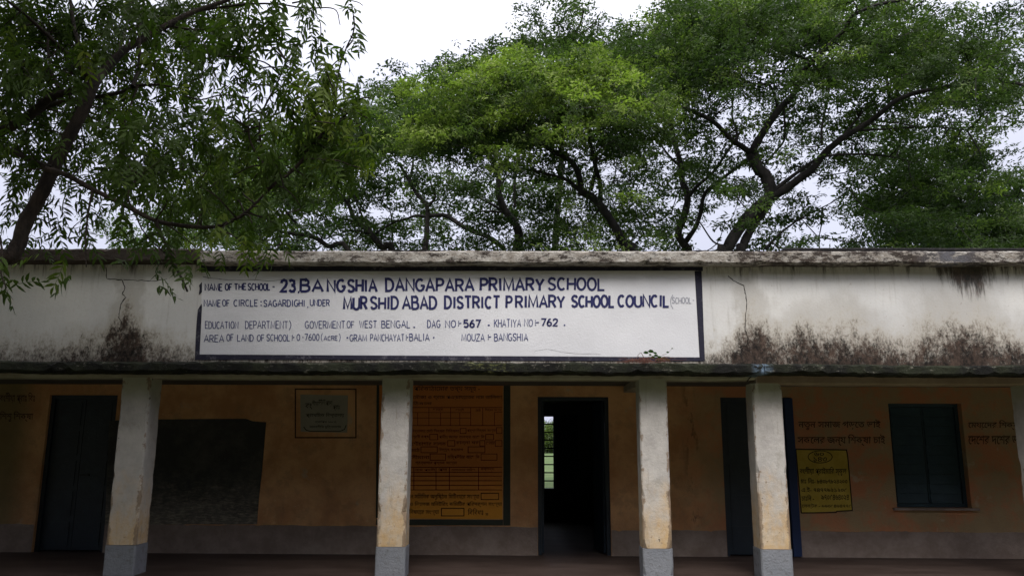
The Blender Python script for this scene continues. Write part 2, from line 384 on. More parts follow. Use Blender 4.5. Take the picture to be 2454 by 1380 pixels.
def tubes(name, L, mat, parent=None, sides=8, n=6, knob=.06, smooth=True):
    vs, fs = [], []; rr = random.Random(len(L) * 7 + 3)
    for P, Rr in L:
        A, B = catmull(P, Rr, n); tube_data(A, B, sides, vs, fs, knob, rr)
    return pyd(name, vs, fs, mat, parent, smooth)

# ------------------------------------------------------------------ ground
def sheet(name, x0, x1, y0, y1, z, mat, n=24, amp=0.0):
    xs = np.linspace(x0, x1, n + 1); ys = np.linspace(y0, y1, n + 1); rr = random.Random(5)
    vs = [(x, y, z + rr.uniform(-amp, amp)) for y in ys for x in xs]
    fs = [(j * (n + 1) + i, j * (n + 1) + i + 1, (j + 1) * (n + 1) + i + 1, (j + 1) * (n + 1) + i) for j in range(n) for i in range(n)]
    return tag(pyd(name, vs, fs, mat, None, True), kind='structure')
g = sheet('ground', -700, 700, -700, 700, -.02, M['field'], 2)
g2 = sheet('schoolyard', -34, 34, -32, 8.6, .0, M['yard'], 60, .012)

# ------------------------------------------------------------------ the school building
B = empty('school_building', label='long low school building with painted name board above a pillared veranda', cat='building')
D1 = (X(96, Y_WALL, 1150), X(262, Y_WALL, 1150)); D2 = (X(1289, Y_WALL, 1150), X(1462, Y_WALL, 1150)); D3 = (X(1735, Y_WALL, 1150), X(1908, Y_WALL, 1150))
W1 = (X(2139, Y_WALL, 1090), X(2316, Y_WALL, 1090)); Z_W = (Z(1216, Y_WALL, 2200), Z(966, Y_WALL, 2200))
Z_D = Z(950, Y_WALL, 1300); Z_TOP = Z_LB + .02
HOLES = [(*D1, Z_FL, Z_D), (*D2, Z_FL, Z_D), (*D3, Z_FL, Z_D), (*W1, *Z_W)]
WT = .25
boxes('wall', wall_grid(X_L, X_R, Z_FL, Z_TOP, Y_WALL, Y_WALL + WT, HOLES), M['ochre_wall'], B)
xs = [X_L, D1[0], D1[1], D2[0], D2[1], D3[0], D3[1], X_R]
def dado(x0, x1, z1, seed):
    rr = random.Random(seed); n = max(4, int((x1 - x0) / .05)); vs, fs = [], []; w_ = 0
    for i in range(n + 1):
        x = x0 + (x1 - x0) * i / n; w_ = w_ * .8 + rr.uniform(-.004, .004); z = z1 + w_ + (rr.random() < .06) * rr.uniform(-.02, .012)
        vs += [(x, Y_WALL - .008, Z_FL), (x, Y_WALL - .008, z), (x, Y_WALL - .001, z + .002)]
    for i in range(n):
        k = 3 * i; fs += [(k, k + 3, k + 4, k + 1), (k + 1, k + 4, k + 5, k + 2)]
    return pyd('dado', vs, fs, M['brown_dado'], B)
for i in (0, 2, 4, 6): dado(xs[i] + (.004 if i else 0), xs[i + 1] - .004, Z_DADO + (0.0 if i < 4 else -.03), 40 + i)
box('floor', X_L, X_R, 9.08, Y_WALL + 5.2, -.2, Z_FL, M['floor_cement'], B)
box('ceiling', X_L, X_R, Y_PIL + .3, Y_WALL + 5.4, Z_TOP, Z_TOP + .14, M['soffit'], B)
# beam, ledge, name wall, coping
rough_bar('beam', X_L, X_JOIN - .004, Y_PIL - .002, Y_PIL + .30, Z_BEAM, Z_LB + .03, M['beam'], B, amp=.003, seed=3)
rough_bar('beam', X_JOIN + .004, X_R, Y_PIL - .004, Y_PIL + .30, Z_BEAMR, Z_LB + .03, M['beam'], B, amp=.003, seed=4)
rough_bar('ledge', X_L, X_JOIN - .006, Y_LEDGE, Y_SIGN + .3, Z_LB, Z_LT, M['ledge'], B, amp=.010, seed=5, notch=.08)
rough_bar('ledge', X_JOIN + .006, X_R, Y_LEDGE + .012, Y_SIGN + .3, Z_LB - .004, Z_LT - .012, M['ledge'], B, amp=.010, seed=6, notch=.08)
box('parapet_wall', X_L, X_R, Y_SIGN, Y_SIGN + .22, Z_LT - .03, Z_COPB + .02, M['white_plaster'], B)
rough_bar('coping', X_L, X_SEC, Y_COP + .03, Y_SIGN + .28, Z_COPB + .025, Z_COPT + .035, M['coping'], B, amp=.007, seed=7, notch=.06)
rough_bar('coping', X_SEC + .003, X_JOIN - .005, Y_COP, Y_SIGN + .28, Z_COPB, Z_COPT, M['coping'], B, amp=.006, seed=8, notch=.05)
rough_bar('coping', X_JOIN + .005, X_R, Y_COP + .006, Y_SIGN + .28, Z_COPB + .003, Z_COPT + .004, M['coping'], B, amp=.006, seed=9, notch=.05)
rough_bar('roof_edge', X_SEC, X(1880, 9, 600), Y_COP + .07, Y_SIGN + .30, Z_COPT - .005, Z_COPT + .018, M['black_moss'], B, amp=.010, seed=10)
rough_bar('roof_edge', X(1880, 9, 600) + .002, X_R, Y_COP + .05, Y_SIGN + .32, Z_COPT - .004, Z_COPT + .052, M['black_moss'], B, amp=.004, seed=11)
box('roof', X_L, X_R, Y_SIGN + .33, Y_ROOM + .3, Z_LT - .1, Z_LT + .05, M['roof'], B)
# painted strip above the name panel and its border
def quadband(name, pts, y, thick, mat, parent):
    o = slab_quad(name, pts, y, thick, mat, parent); return o
NP = quadband('name_panel', [(485, 651), (1664, 649), (1676, 856), (479, 849)], Y_SIGN, .006, M['panel_paint'], B)
def edge(name, pts): return quadband(name, pts, Y_SIGN, .008, M['navy_border'], NP)
edge('border', [(478, 634), (1684, 634), (1684, 649.5), (1664.2, 648.5), (485, 650.5), (478, 651)])
edge('border', [(1664.6, 650), (1681, 650), (1683, 700), (1686, 790), (1689, 864), (1676.5, 856)])
edge('border', [(468, 861.5), (479, 849.4), (900, 851.5), (1300, 853.5), (1676, 856.4), (1688, 865), (1200, 864), (800, 861.5)])
edge('border', [(474.5, 742), (483.5, 728), (484.6, 735), (478.8, 849), (467.5, 863), (470, 800), (472, 770)])
edge('border', [(477, 706), (479, 692), (477.5, 684), (484.5, 676), (484.6, 700)])
# ---- stroke lettering
def arc(cx, cy, rx, ry, a0, a1, n=7):
    return [(cx + rx * math.cos(R(a0 + (a1 - a0) * i / n)), cy + ry * math.sin(R(a0 + (a1 - a0) * i / n))) for i in range(n + 1)]
G = {'A': (1.05, [[(0, 0), (.5, 1), (1, 0)], [(.2, .34), (.8, .34)]]),
 'B': (.9, [[(0, 0), (0, 1), (.5, 1)] + arc(.5, .77, .38, .23, 90, -90, 5) + [(0, .54)], [(.02, .54), (.5, .54)] + arc(.55, .27, .45, .27, 90, -90, 5) + [(0, 0)]]),
 'C': (.9, [arc(.52, .5, .52, .5, 45, 315, 9)]),
 'D': (.95, [[(0, 0), (0, 1), (.3, 1)] + arc(.35, .5, .62, .5, 85, -85, 7) + [(0, 0)]]),
 'E': (.8, [[(1, 1), (0, 1), (0, 0), (1, 0)], [(.02, .52), (.8, .52)]]),
 'F': (.8, [[(1, 1), (0, 1), (0, 0)], [(.02, .52), (.8, .52)]]),
 'G': (1., [arc(.52, .5, .52, .5, 48, 345, 10) + [(.98, .45), (.6, .45)]]),
 'H': (.9, [[(0, 0), (0, 1)], [(1, 0), (1, 1)], [(.02, .5), (.98, .5)]]),
 'I': (.34, [[(.5, 0), (.5, 1)]]),
 'K': (.9, [[(0, 0), (0, 1)], [(1, 1), (.05, .42)], [(.3, .58), (1, 0)]]),
 'L': (.75, [[(0, 1), (0, 0), (1, 0)]]),
 'M': (1.2, [[(0, 0), (.06, 1), (.5, .1), (.94, 1), (1, 0)]]),
 'N': (.95, [[(0, 0), (0, 1), (1, 0), (1, 1)]]),
 'O': (1., [arc(.5, .5, .5, .5, 90, 450, 14)]), '0': (.8, [arc(.5, .5, .5, .5, 90, 450, 14)]),
 'P': (.85, [[(0, 0), (0, 1), (.5, 1)] + arc(.55, .74, .42, .26, 90, -90, 5) + [(.02, .48)]]),
 'R': (.9, [[(0, 0), (0, 1), (.5, 1)] + arc(.55, .75, .40, .25, 90, -90, 5) + [(.02, .5)], [(.45, .5), (1, 0)]]),
 'S': (.85, [[(.95, .82), (.75, .98), (.4, 1), (.12, .9), (.04, .74), (.18, .58), (.5, .5), (.82, .4), (.96, .24), (.84, .08), (.5, 0), (.2, .03), (.02, .18)]]),
 'T': (.95, [[(0, 1), (1, 1)], [(.5, .98), (.5, 0)]]),
 'U': (.95, [[(0, 1), (0, .3)] + arc(.5, .3, .5, .3, 185, 355, 7) + [(1, 1)]]),
 'V': (.95, [[(0, 1), (.5, 0), (1, 1)]]), 'W': (1.25, [[(0, 1), (.25, 0), (.5, .9), (.75, 0), (1, 1)]]),
 'Y': (.95, [[(0, 1), (.5, .45), (1, 1)], [(.5, .47), (.5, 0)]]),
 'Z': (.9, [[(0, 1), (1, 1), (0, 0), (1, 0)]]),
 '2': (.85, [[(.04, .72), (.15, .92), (.5, 1), (.88, .9), (.93, .68), (.7, .42), (0, 0), (1, 0)]]),
 '3': (.85, [[(.05, .88), (.4, 1), (.85, .92), (.88, .66), (.4, .54)], [(.4, .54), (.9, .44), (.97, .2), (.75, .02), (.35, 0), (.02, .14)]]),
 '5': (.85, [[(.92, 1), (.12, 1), (.08, .56), (.5, .62), (.88, .5), (.95, .25), (.75, .03), (.35, 0), (.03, .12)]]),
 '6': (.85, [[(.82, .98), (.4, .86), (.1, .5), (.03, .25), (.25, .03), (.6, 0), (.92, .14), (.92, .4), (.6, .55), (.25, .5), (.07, .3)]]),
 '7': (.85, [[(0, 1), (1, 1), (.35, 0)]]),
 '-': (.55, [[(0, .5), (1, .5)]]), ',': (.2, [[(.6, .12), (.1, -.14)]]), ':': (.1, [[(.5, .30), (.5, .14)], [(.5, .80), (.5, .64)]]),
 '(': (.3, [[(.9, 1.1), (.3, .8), (.1, .5), (.3, .15), (.9, -.15)]]), ')': (.3, [[(.1, 1.1), (.7, .8), (.9, .5), (.7, .15), (.1, -.15)]]),
 '*': (.25, [[(.5, .42), (.5, .08)]]), '~': (.55, [[(.15, .82), (.15, .66)], [(0, .45), (1, .5)], [(.15, .24), (.15, .08)]])}
def ribbon(P, hw, vs, fs, conv):
    """a brush stroke: mitred ribbon through the points (photo pixels) of half width hw"""
    P = [np.array(p, float) for p in P]; n = len(P); k0 = len(vs)
    closed = np.linalg.norm(P[0] - P[-1]) < 1e-6
    for i in range(n):
        a = P[i - 1] if i > 0 else (P[-2] if closed else None); b = P[i + 1] if i < n - 1 else (P[1] if closed else None)
        d1 = (P[i] - a) if a is not None else (b - P[i]); d2 = (b - P[i]) if b is not None else d1
        d1 /= np.linalg.norm(d1) + 1e-9; d2 /= np.linalg.norm(d2) + 1e-9
        n1 = np.array([-d1[1], d1[0]]); n2 = np.array([-d2[1], d2[0]]); m = n1 + n2; l = np.linalg.norm(m)
        m = n1 if l < .3 else m / l; s = min(1.7, 1 / max(.45, float(m @ n1)))
        h = hw * (1 + rnd.uniform(-.08, .10))
        vs.append(conv(P[i] + m * h * s)); vs.append(conv(P[i] - m * h * s))
    for i in range(n - 1): fs.append((k0 + 2 * i, k0 + 2 * i + 1, k0 + 2 * i + 3, k0 + 2 * i + 2))
def write(items, mat, y, parent, name='lettering', base_off=.009):
    for (txt, x0, x1, yt, yb, sw) in items:
        vs, fs = [], []
        g_ = .30; ws = [G[ch][0] for ch in txt]; tot = sum(ws) + g_ * (len(txt) - 1)
        pad = sw / 2; unit = (x1 - x0 - 2 * pad) / max(tot, .001) if tot > .28 else 0
        if unit > (yb - yt) * 1.2: unit = (yb - yt) * 1.2
        x = x0 + pad
        for ch, wd in zip(txt, ws):
            dy = rnd.uniform(-.5, .5); sl_ = rnd.uniform(-.02, .02); hs = rnd.uniform(.97, 1.03)
            for si, st in enumerate(G[ch][1]):
                wpx = max(unit * wd, .01) if ch != 'I' else .01
                if len(txt) == 1 and ch in ':*,': wpx = .01 if ch != ',' else 3
                P = [(x + (u * wpx if ch != 'I' else unit * wd / 2) + sl_ * v * (yb - yt), yb - pad + dy - v * (yb - yt - 2 * pad) * hs) for u, v in st]
                off = base_off + .0006 * (si + 1) + .0002 * rnd.random()
                hw = sw / 2 * (1.0 if ch == '*' else 1.0)
                ribbon(P, hw, vs, fs, lambda q, o=off: (lambda p: (p[0], y - o, p[2]))(at(q[0], q[1], y)))
            x += unit * (wd + g_)
        pyd(name, vs, fs, mat, parent)
S1 = [('NAME', 491, 535, 679.5, 698, 2.9), ('OF', 539, 558, 679.5, 697, 2.9), ('THE', 561, 592, 679, 696, 2.9), ('SCHOOL', 594, 649, 678.5, 697, 2.9), ('-', 652, 660, 680, 694, 2.9)]
write(S1, M['navy_ink'], Y_SIGN, NP)
write([('23', 671, 711, 669, 702, 6.2), (',', 713, 717, 680, 702, 4), ('BA', 718, 777, 668.5, 702, 5.7), ('NG', 783, 829, 668.5, 702, 5.7), ('SHIA', 832, 906, 668, 702, 5.8),
       ('DANGAPARA', 923, 1138, 666.5, 700.5, 5.7), ('PRIMARY', 1149, 1305, 665, 699, 5.8), ('SCHOOL', 1312, 1451, 664, 697.5, 5.2)], M['navy_ink'], Y_SIGN, NP)
write([('NAME', 489, 530, 718, 735.5, 2.12), ('OF', 533, 552, 718, 735, 1.95), ('CIRCLE', 560, 619, 718, 735, 2.12), (':', 625, 627, 716, 737, 3), ('SAGARDIGHI', 632, 732, 718, 735.5, 2.29), (',', 736, 740, 722, 737, 2.21), ('UNDER', 743, 791, 717, 734, 2.12),
       ('EDUCATION', 492, 572, 770, 788, 1.70), ('DEPARTMENT', 588, 691, 769, 788, 1.70), (')', 692, 699, 769, 789, 1.53), ('GOVERMENT', 731, 828, 769, 787.5, 1.78), ('OF', 831, 850, 769, 786.5, 1.78), ('WEST', 861, 904, 768, 786, 1.78), ('BENGAL', 914, 984, 767.5, 786, 1.87), ('*', 991, 993, 775, 788, 3.60),
       ('DAG', 1024, 1056, 766.5, 786, 1.95), ('NO', 1067, 1093, 767, 785.5, 1.95), ('~', 1097, 1107, 765, 784, 2.21), ('*', 1169, 1171, 770, 784, 4.60), ('KHATIYA', 1184, 1249, 764.5, 784, 1.70), ('NO', 1256, 1277, 764.5, 783, 1.61), ('~', 1281, 1293, 763, 782, 2.04), ('*', 1351, 1353, 770, 784, 3.60),
       ('AREA', 489, 538, 802, 820, 1.78), ('OF', 543, 561, 801, 818, 1.78), ('LAND', 569, 609, 801, 818, 1.78), ('OF', 616, 635, 801, 818, 1.70), ('SCHOOL', 639, 696, 801, 818, 1.78), ('~', 699, 707, 799, 817, 2.21), ('0', 711, 720, 800, 817, 1.78), ('*', 725.5, 727, 799, 812, 2.04), ('7600', 730, 766, 800, 817, 1.78),
       ('(', 769, 774, 800, 817, 1.27), ('ACRE', 776, 810, 804.5, 816, 1.53), (')', 812, 817, 800, 817, 1.27), ('*', 831, 833, 800, 814, 4.00), ('GRAM', 838, 880, 801, 818, 1.78), ('PANCHAYAT', 887, 970, 800, 818, 1.70), ('~', 972, 980, 799, 817, 2.04), ('BALIA', 981, 1030, 799, 817, 1.95), ('*', 1038, 1040, 800, 813, 3.40),
       ('MOUZA', 1106, 1162, 799.5, 817.5, 1.78), ('~', 1168, 1178, 798, 816, 2.21), ('BANGSHIA', 1184, 1266, 798.5, 817.5, 1.87)], M['thin_ink'], Y_SIGN, NP)
write([('MUR', 822, 882, 710, 744, 5.7), ('SHID', 887, 957, 709.5, 743, 5.3), ('ABAD', 963, 1049, 709, 743, 5.3), ('DISTRICT', 1064, 1200, 708, 741, 5.4), ('P', 1211, 1229, 708, 740, 5.2), ('RIMARY', 1234, 1355, 707, 739.5, 5.4),
       ('SCHOOL', 1368, 1474, 706.5, 738.5, 5.6), ('COUNCIL', 1479, 1605, 705.5, 737.5, 5.4), ('567', 1110, 1153, 765, 786, 4.0), ('762', 1295, 1338, 762.5, 782.5, 3.6)], M['navy_ink'], Y_SIGN, NP)
write([('(', 1605, 1614, 708, 737, 1.6), ('SCHOOL', 1610, 1657, 712.5, 728, 1.7), ('-', 1659, 1664, 714, 726, 1.5)], M['faint_ink'], Y_SIGN, NP)
# cracks in the plaster
def crack(pts, r=.0025, y=Y_SIGN):
    P = []
    for a, b in zip(pts[:-1], pts[1:]):
        for k in range(4):
            t = k / 4; P.append(at(a[0] + (b[0] - a[0]) * t + rnd.uniform(-1, 1), a[1] + (b[1] - a[1]) * t + rnd.uniform(-1, 1), y - .001))
    P.append(at(*pts[-1], y - .001))
    vs, fs = [], []; tube_data([np.array(p) for p in P], [r * rnd.uniform(.6, 1.6) for _ in P], 4, vs, fs)
    pyd('crack', vs, fs, M['crack'], B)
crack([(255, 640), (255, 668), (292, 671), (300, 690), (293, 704), (302, 712), (290, 728), (287, 745), (284, 760), (292, 775)], .0045)
crack([(296, 671), (340, 672), (372, 674), (400, 668)], .003)
crack([(487, 663), (520, 668), (548, 672), (600, 670), (640, 674), (700, 669)], .0022, Y_SIGN - .006)
crack([(1745, 660), (1758, 672), (1782, 685), (1786, 702), (1789, 725), (1787, 760), (1786, 790), (1793, 812), (1790, 828), (1770, 831)], .0035)
crack([(1280, 842), (1310, 836), (1360, 846), (1440, 849)], .0007, Y_SIGN - .006)
crack([(1806, 890), (1812, 898), (1796, 905), (1790, 914)], .004, Y_PIL - .005)

# pillars
def pillar(fl, fr, pyref, right, topz, seed):
    x0, x1 = X(fl, Y_PIL, pyref), X(fr, Y_PIL, pyref)
    p = bpy.data.objects.new('pillar', None); C.objects.link(p); p.parent = B
    rough_bar('shaft', x0, x1, Y_PIL, Y_PIL + .30, Z_PB, topz, M['pillar_paint'], p, axis=2, seg=.09, amp=.0022, seed=seed, notch=.10, worn=True)
    rough_bar('painted_base', x0 - .006, x1 + .006, Y_PIL - .006, Y_PIL + .306, -.15, Z_PB - .004, M['grey_dado_paint'], p, axis=2, seg=.09, amp=.0022, seed=seed + 1, notch=.10, worn=True)
    return p
pillar(274, 344, 1100, 0, Z_BEAM + .01, 21)
pillar(909, 977, 1100, 0, Z_BEAM + .01, 23)
pillar(1536, 1604, 1100, 0, Z_BEAM + .01, 25)
pillar(1812, 1884, 1100, 1, Z_BEAMR + .01, 27)
pillar(2479, 2551, 1100, 1, Z_BEAMR + .01, 29)
pillar(-395, -325, 1100, 0, Z_BEAM + .01, 31)
box('tie_beam', X(1605, Y_PIL, 920) - .3, X(1605, Y_PIL, 920) - .04, Y_PIL + .31, Y_WALL - .002, Z_BEAM - .03, Z_TOP - .001, M['beam'], B)

# doors and windows
def dframe(parent, x0, x1, z1, mat, t=.05, z0=Z_FL, y0=Y_WALL + .05):
    boxes('frame', [(x0, x0 + t, y0, y0 + .09, z0, z1), (x1 - t, x1, y0, y0 + .09, z0, z1), (x0 + t, x1 - t, y0, y0 + .09, z1 - t, z1)], mat, parent)
def closed_door(x0, x1, z1, mat):
    d = bpy.data.objects.new('door', None); C.objects.link(d); d.parent = B
    dframe(d, x0, x1, z1, mat)
    m = (x0 + x1) / 2; yy = Y_WALL + .085
    boxes('leaf', [(x0 + .052, m - .003, yy, yy + .03, Z_FL + .02, z1 - .052)], mat, d)
    boxes('leaf', [(m + .003, x1 - .052, yy, yy + .03, Z_FL + .02, z1 - .052)], mat, d)
    n = 5
    for s0, s1 in ((x0 + .052, m - .003), (m + .003, x1 - .052)):
        hh = (z1 - .052 - Z_FL - .02) / n
        for k in range(n):
            box('panel', s0 + .05, s1 - .05, yy - .008, yy - .001, Z_FL + .02 + hh * k + .04, Z_FL + .02 + hh * (k + 1) - .04, mat, d)
    box('handle', m + .02, m + .16, yy - .035, yy - .02, Z_FL + 1.0, Z_FL + 1.02, M['iron'], d)
closed_door(*D1, Z_D, M['blue_door'])
closed_door(*D3, Z_D, M['blue_door'])
d3b = bpy.data.objects.new('door_jamb', None)
bpy.data.objects.remove(d3b)
box('door_jamb', D3[1] - .10, D3[1] + .012, Y_WALL - .02, Y_WALL + .04, Z_FL + .01, Z_D - .01, M['bright_blue'], B)
od = bpy.data.objects.new('door', None); C.objects.link(od); od.parent = B; od['label'] = 'open doorway in the middle'
dframe(od, *D2, Z_D, M['blue_door'])
def hinged(name, hx, hy, ang, wdt, z0, z1, mat, parent, th=.03):
    c, s = math.cos(R(ang)), math.sin(R(ang)); vs = []
    for z in (z0, z1):
        for u, v in ((0, 0), (wdt, 0), (wdt, th), (0, th)): vs.append((hx + c * u - s * v, hy + s * u + c * v, z))
    return pyd(name, vs, BOXF, mat, parent)
hinged('leaf', D2[1] - .055, Y_WALL + .15, 101, .48, Z_FL + .02, Z_D - .06, M['blue_door'], od)
hinged('leaf', D2[0] + .085, Y_WALL + .15, 93, .48, Z_FL + .02, Z_D - .06, M['blue_door'], od)
win = bpy.data.objects.new('window', None); C.objects.link(win); win.parent = B; win['label'] = 'shuttered blue window'
zf0, zf1 = Z_W
yy = Y_WALL + .10
boxes('frame', [(W1[0], W1[0] + .045, yy, yy + .08, zf0, zf1), (W1[1] - .045, W1[1], yy, yy + .08, zf0, zf1), (W1[0] + .045, W1[1] - .045, yy, yy + .08, zf1 - .045, zf1), (W1[0] + .045, W1[1] - .045, yy, yy + .08, zf0, zf0 + .045)], M['blue_shutter'], win)
wm = (W1[0] + W1[1]) / 2
slat = None
for s0, s1 in ((W1[0] + .047, wm - .003), (wm + .003, W1[1] - .047)):
    n = 10; hh = (zf1 - zf0 - .094) / n
    sh = box('shutter', s0, s1, yy + .03, yy + .05, zf0 + .047, zf1 - .047, M['blue_shutter'], win)
    for k in range(n):
        z0 = zf0 + .047 + hh * k
        pyd('slat', [(s0 + .02, yy + .004, z0 + .006), (s1 - .02, yy + .004, z0 + .006), (s1 - .02, yy + .028, z0 + .006), (s0 + .02, yy + .028, z0 + .006),
                     (s0 + .02, yy + .022, z0 + hh - .004), (s1 - .02, yy + .022, z0 + hh - .004), (s1 - .02, yy + .029, z0 + hh - .004), (s0 + .02, yy + .029, z0 + hh - .004)], BOXF, M['blue_shutter'], sh)
box('sill', W1[0] - .06, W1[1] + .08, Y_WALL - .05, Y_WALL + .099, zf0 - .03, zf0 - .001, M['brown_dado'], win)

# the classroom behind the open door
RX0, RX1 = X(1262, Y_ROOM, 1080) - 1.2, X(1460, Y_ROOM, 1080) + 3.2
WN = (X(1262, Y_ROOM, 1080), X(1330, Y_ROOM, 1080), Z(1170, Y_ROOM, 1300), Z(995, Y_ROOM, 1300))
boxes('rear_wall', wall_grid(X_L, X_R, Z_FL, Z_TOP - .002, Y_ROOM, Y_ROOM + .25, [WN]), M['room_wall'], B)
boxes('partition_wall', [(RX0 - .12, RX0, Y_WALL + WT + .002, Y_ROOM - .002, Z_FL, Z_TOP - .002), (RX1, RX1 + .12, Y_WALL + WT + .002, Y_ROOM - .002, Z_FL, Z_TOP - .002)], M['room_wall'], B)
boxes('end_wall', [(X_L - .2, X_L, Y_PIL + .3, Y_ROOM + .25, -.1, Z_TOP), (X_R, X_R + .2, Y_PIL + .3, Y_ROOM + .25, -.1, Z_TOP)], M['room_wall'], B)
rw = bpy.data.objects.new('window', None); C.objects.link(rw); rw.parent = B; rw['label'] = 'barred rear window seen through the doorway'
xb = X(1302.5, Y_ROOM, 1080)
boxes('frame', [(WN[0], WN[0] + .04, Y_ROOM + .06, Y_ROOM + .12, WN[2], WN[3]), (WN[1] - .03, WN[1], Y_ROOM + .06, Y_ROOM + .12, WN[2], WN[3]), (xb - .03, xb + .02, Y_ROOM + .05, Y_ROOM + .12, WN[2], WN[3])], M['iron'], rw)
for k in range(9):
    zz = WN[2] + (WN[3] - WN[2]) * (k + .93) / 9.0
    if zz < WN[3]: box('bar', WN[0], WN[1], Y_ROOM + .02, Y_ROOM + .038, zz - .012, zz + .012, M['iron'], rw)
hs = hinged('shutter', WN[1] + .01, Y_ROOM - .04, -22, .45, WN[2], WN[3], M['blue_shutter'], rw)
for k in range(12):
    zz = WN[2] + (WN[3] - WN[2]) * (k + .5) / 12
    hinged('slat', WN[1] + .03, Y_ROOM - .062, -22, .40, zz - .02, zz + .02, M['blue_shutter'], hs, .012)

# blackboard, notices and writing on the veranda wall
BBP = [(262, 1008), (300, 1006), (360, 1004.5), (430, 1004), (520, 1003), (590, 1003), (606, 1009), (638, 1011), (634, 1060), (627, 1140), (621, 1190), (616, 1255), (560, 1256), (480, 1255), (252, 1258)]
slab_quad('blackboard', BBP, Y_WALL, .006, M['blackboard_paint'], B)
def frame_line(pts, wpx, mat, parent, off=.008, name='line'):
    vs, fs = [], []
    ribbon(pts, wpx / 2, vs, fs, lambda q: (lambda p: (p[0], Y_WALL - off, p[2]))(at(q[0], q[1], Y_WALL)))
    return vs, fs
def lines(L, mat, parent, name='ruled_lines', off=.008):
    vs, fs = [], []
    for i, (pts, wpx) in enumerate(L):
        a, b = frame_line(pts, wpx, mat, parent, off + .0003 * (i % 3)); k = len(vs); vs += a; fs += [tuple(q + k for q in f) for f in b]
    return pyd(name, vs, fs, mat, parent)
def rect(x0, y0, x1, y1): return [(x0, y0), (x1, y0), (x1, y1), (x0, y1), (x0, y0)]
PRE = 'িেৈ'
def visual(s):
    s = s.replace('ো', 'ে\u0001').replace('ৌ', 'ে\u0002'); out = []
    for ch in s:
        if ch in PRE:
            k = len(out) - 1
            while k > 0 and out[k - 1] == '্': k -= 2
            out.insert(max(k, 0), ch)
        elif ch == '\u0001': out.append('া')
        elif ch == '\u0002': out.append('ৗ')
        else: out.append(ch)
    return ''.join(out)
dg = None
def bengali(items, mat, parent, off=.009, name='lettering', y=Y_WALL):
    """hand lettering: (text, left, right, top, bottom) in photo pixels, laid on the wall plane"""
    for (txt, x0, x1, yt, yb) in items:
        vs, fs = [], []
        cu = bpy.data.curves.new('t', 'FONT'); cu.body = visual(txt); cu.resolution_u = 2; cu.offset = .008; cu.fill_mode = 'BOTH'
        o = bpy.data.objects.new('t', cu); C.objects.link(o)
        d = bpy.context.evaluated_depsgraph_get(); d.update()
        me = bpy.data.meshes.new_from_object(o.evaluated_get(d)); n = len(me.vertices)
        if n:
            co = np.zeros(n * 3); me.vertices.foreach_get('co', co); co = co.reshape(-1, 3)
            mn, mxx = co.min(0), co.max(0); sp = np.maximum(mxx - mn, 1e-4)
            k = len(vs)
            for p in co:
                q = at(x0 + (p[0] - mn[0]) / sp[0] * (x1 - x0), yb - (p[1] - mn[1]) / sp[1] * (yb - yt), y); vs.append((q[0], y - off, q[2]))
            fs += [tuple(v + k for v in pl.vertices) for pl in me.polygons]
        bpy.data.objects.remove(o); bpy.data.curves.remove(cu); bpy.data.meshes.remove(me)
        pyd(name, vs, fs, mat, parent)
# small painted school plate
SP = slab_quad('sign_plate', [(720, 945), (834, 947), (832, 1036), (721, 1034)], Y_WALL, .007, M['sign_grey'], B)
lines([(rect(708, 932, 853, 1048), 3.0)], M['faded_ink'], SP, 'outline', .003)
lines([([(728, 1022), (734, 1030), (745, 1033), (815, 1033), (826, 1028), (830, 1018)], 1.8)], M['black_ink'], SP, 'outline', .0085)
for k, (t, x) in enumerate([('বং', 736), ('শীয়া', 752), ('ডাঙা', 768), ('পাড়া', 785), ('প্রাঃ', 802)]):
    dy = [10, 3, 0, 4, 14][k]; bengali([(t, x - 4, x + 12, 956 + dy, 970 + dy)], M['black_ink'], SP)
bengali([('প্রাথমিক বিদ্যালয়', 733, 825, 988, 1001), ('স্থাপিত ১৯৫৪', 755, 806, 1007, 1014), ('সাগরদীঘি মুর্শিদাবাদ', 742, 818, 1018, 1027)], M['black_ink'], SP)
# orange information board
OB = slab_quad('information_board', [(910, 908), (1205, 911), (1204, 1243), (906, 1241)], Y_WALL, .006, M['orange_board'], B)
quad = lambda pts: slab_quad('border', pts, Y_WALL, .008, M['green_border'], OB)
quad([(1207, 908), (1223, 908), (1223, 1258), (1206, 1258)]); quad([(902, 1243), (1205.5, 1244.5), (1205.5, 1258), (901, 1257)]); quad([(903, 908), (909, 908), (905, 1240), (901, 1240)])
T = []
for yy_ in (976, 1019): T.append(([(985, yy_), (1203, yy_)], 1.6))
for yy_ in (988, 1001): T.append(([(985, yy_), (1128, yy_)], 1.2))
for xx, a, b in ((1001, 988, 1019), (1028, 976, 1019), (1056, 988, 1019), (1080, 976, 1019), (1102, 988, 1019), (1128, 976, 1019), (1157, 976, 1019), (1185, 988, 1019)): T.append(([(xx, a), (xx, b)], 1.3))
T.append(([(1185, 987), (1203, 987)], 1.2))
for yy_ in (1119, 1131, 1140, 1151, 1162, 1173): T.append(([(982, yy_), (1203, yy_)], 1.7))
for xx in (992, 1045, 1077, 1147): T.append(([(xx, 1119), (xx, 1173)], 1.7))
for r_ in [(1103, 1026, 1117, 1038), (1190, 1024, 1203, 1038), (1030, 1040, 1049, 1053), (1164, 1040, 1183, 1053), (1073, 1055, 1090, 1068), (1150, 1055, 1162, 1068), (1187, 1055, 1203, 1069), (1009, 1070, 1048, 1084), (1122, 1070, 1162, 1084), (1031, 1087, 1068, 1102), (1153, 1087, 1191, 1102)]: T.append((rect(*r_), 1.5))
lines(T, M['red_ink'], OB)
lines([(rect(1153, 1181, 1195, 1196), 1.6), (rect(1058, 1217, 1112, 1235), 2.0)], M['black_ink'], OB)
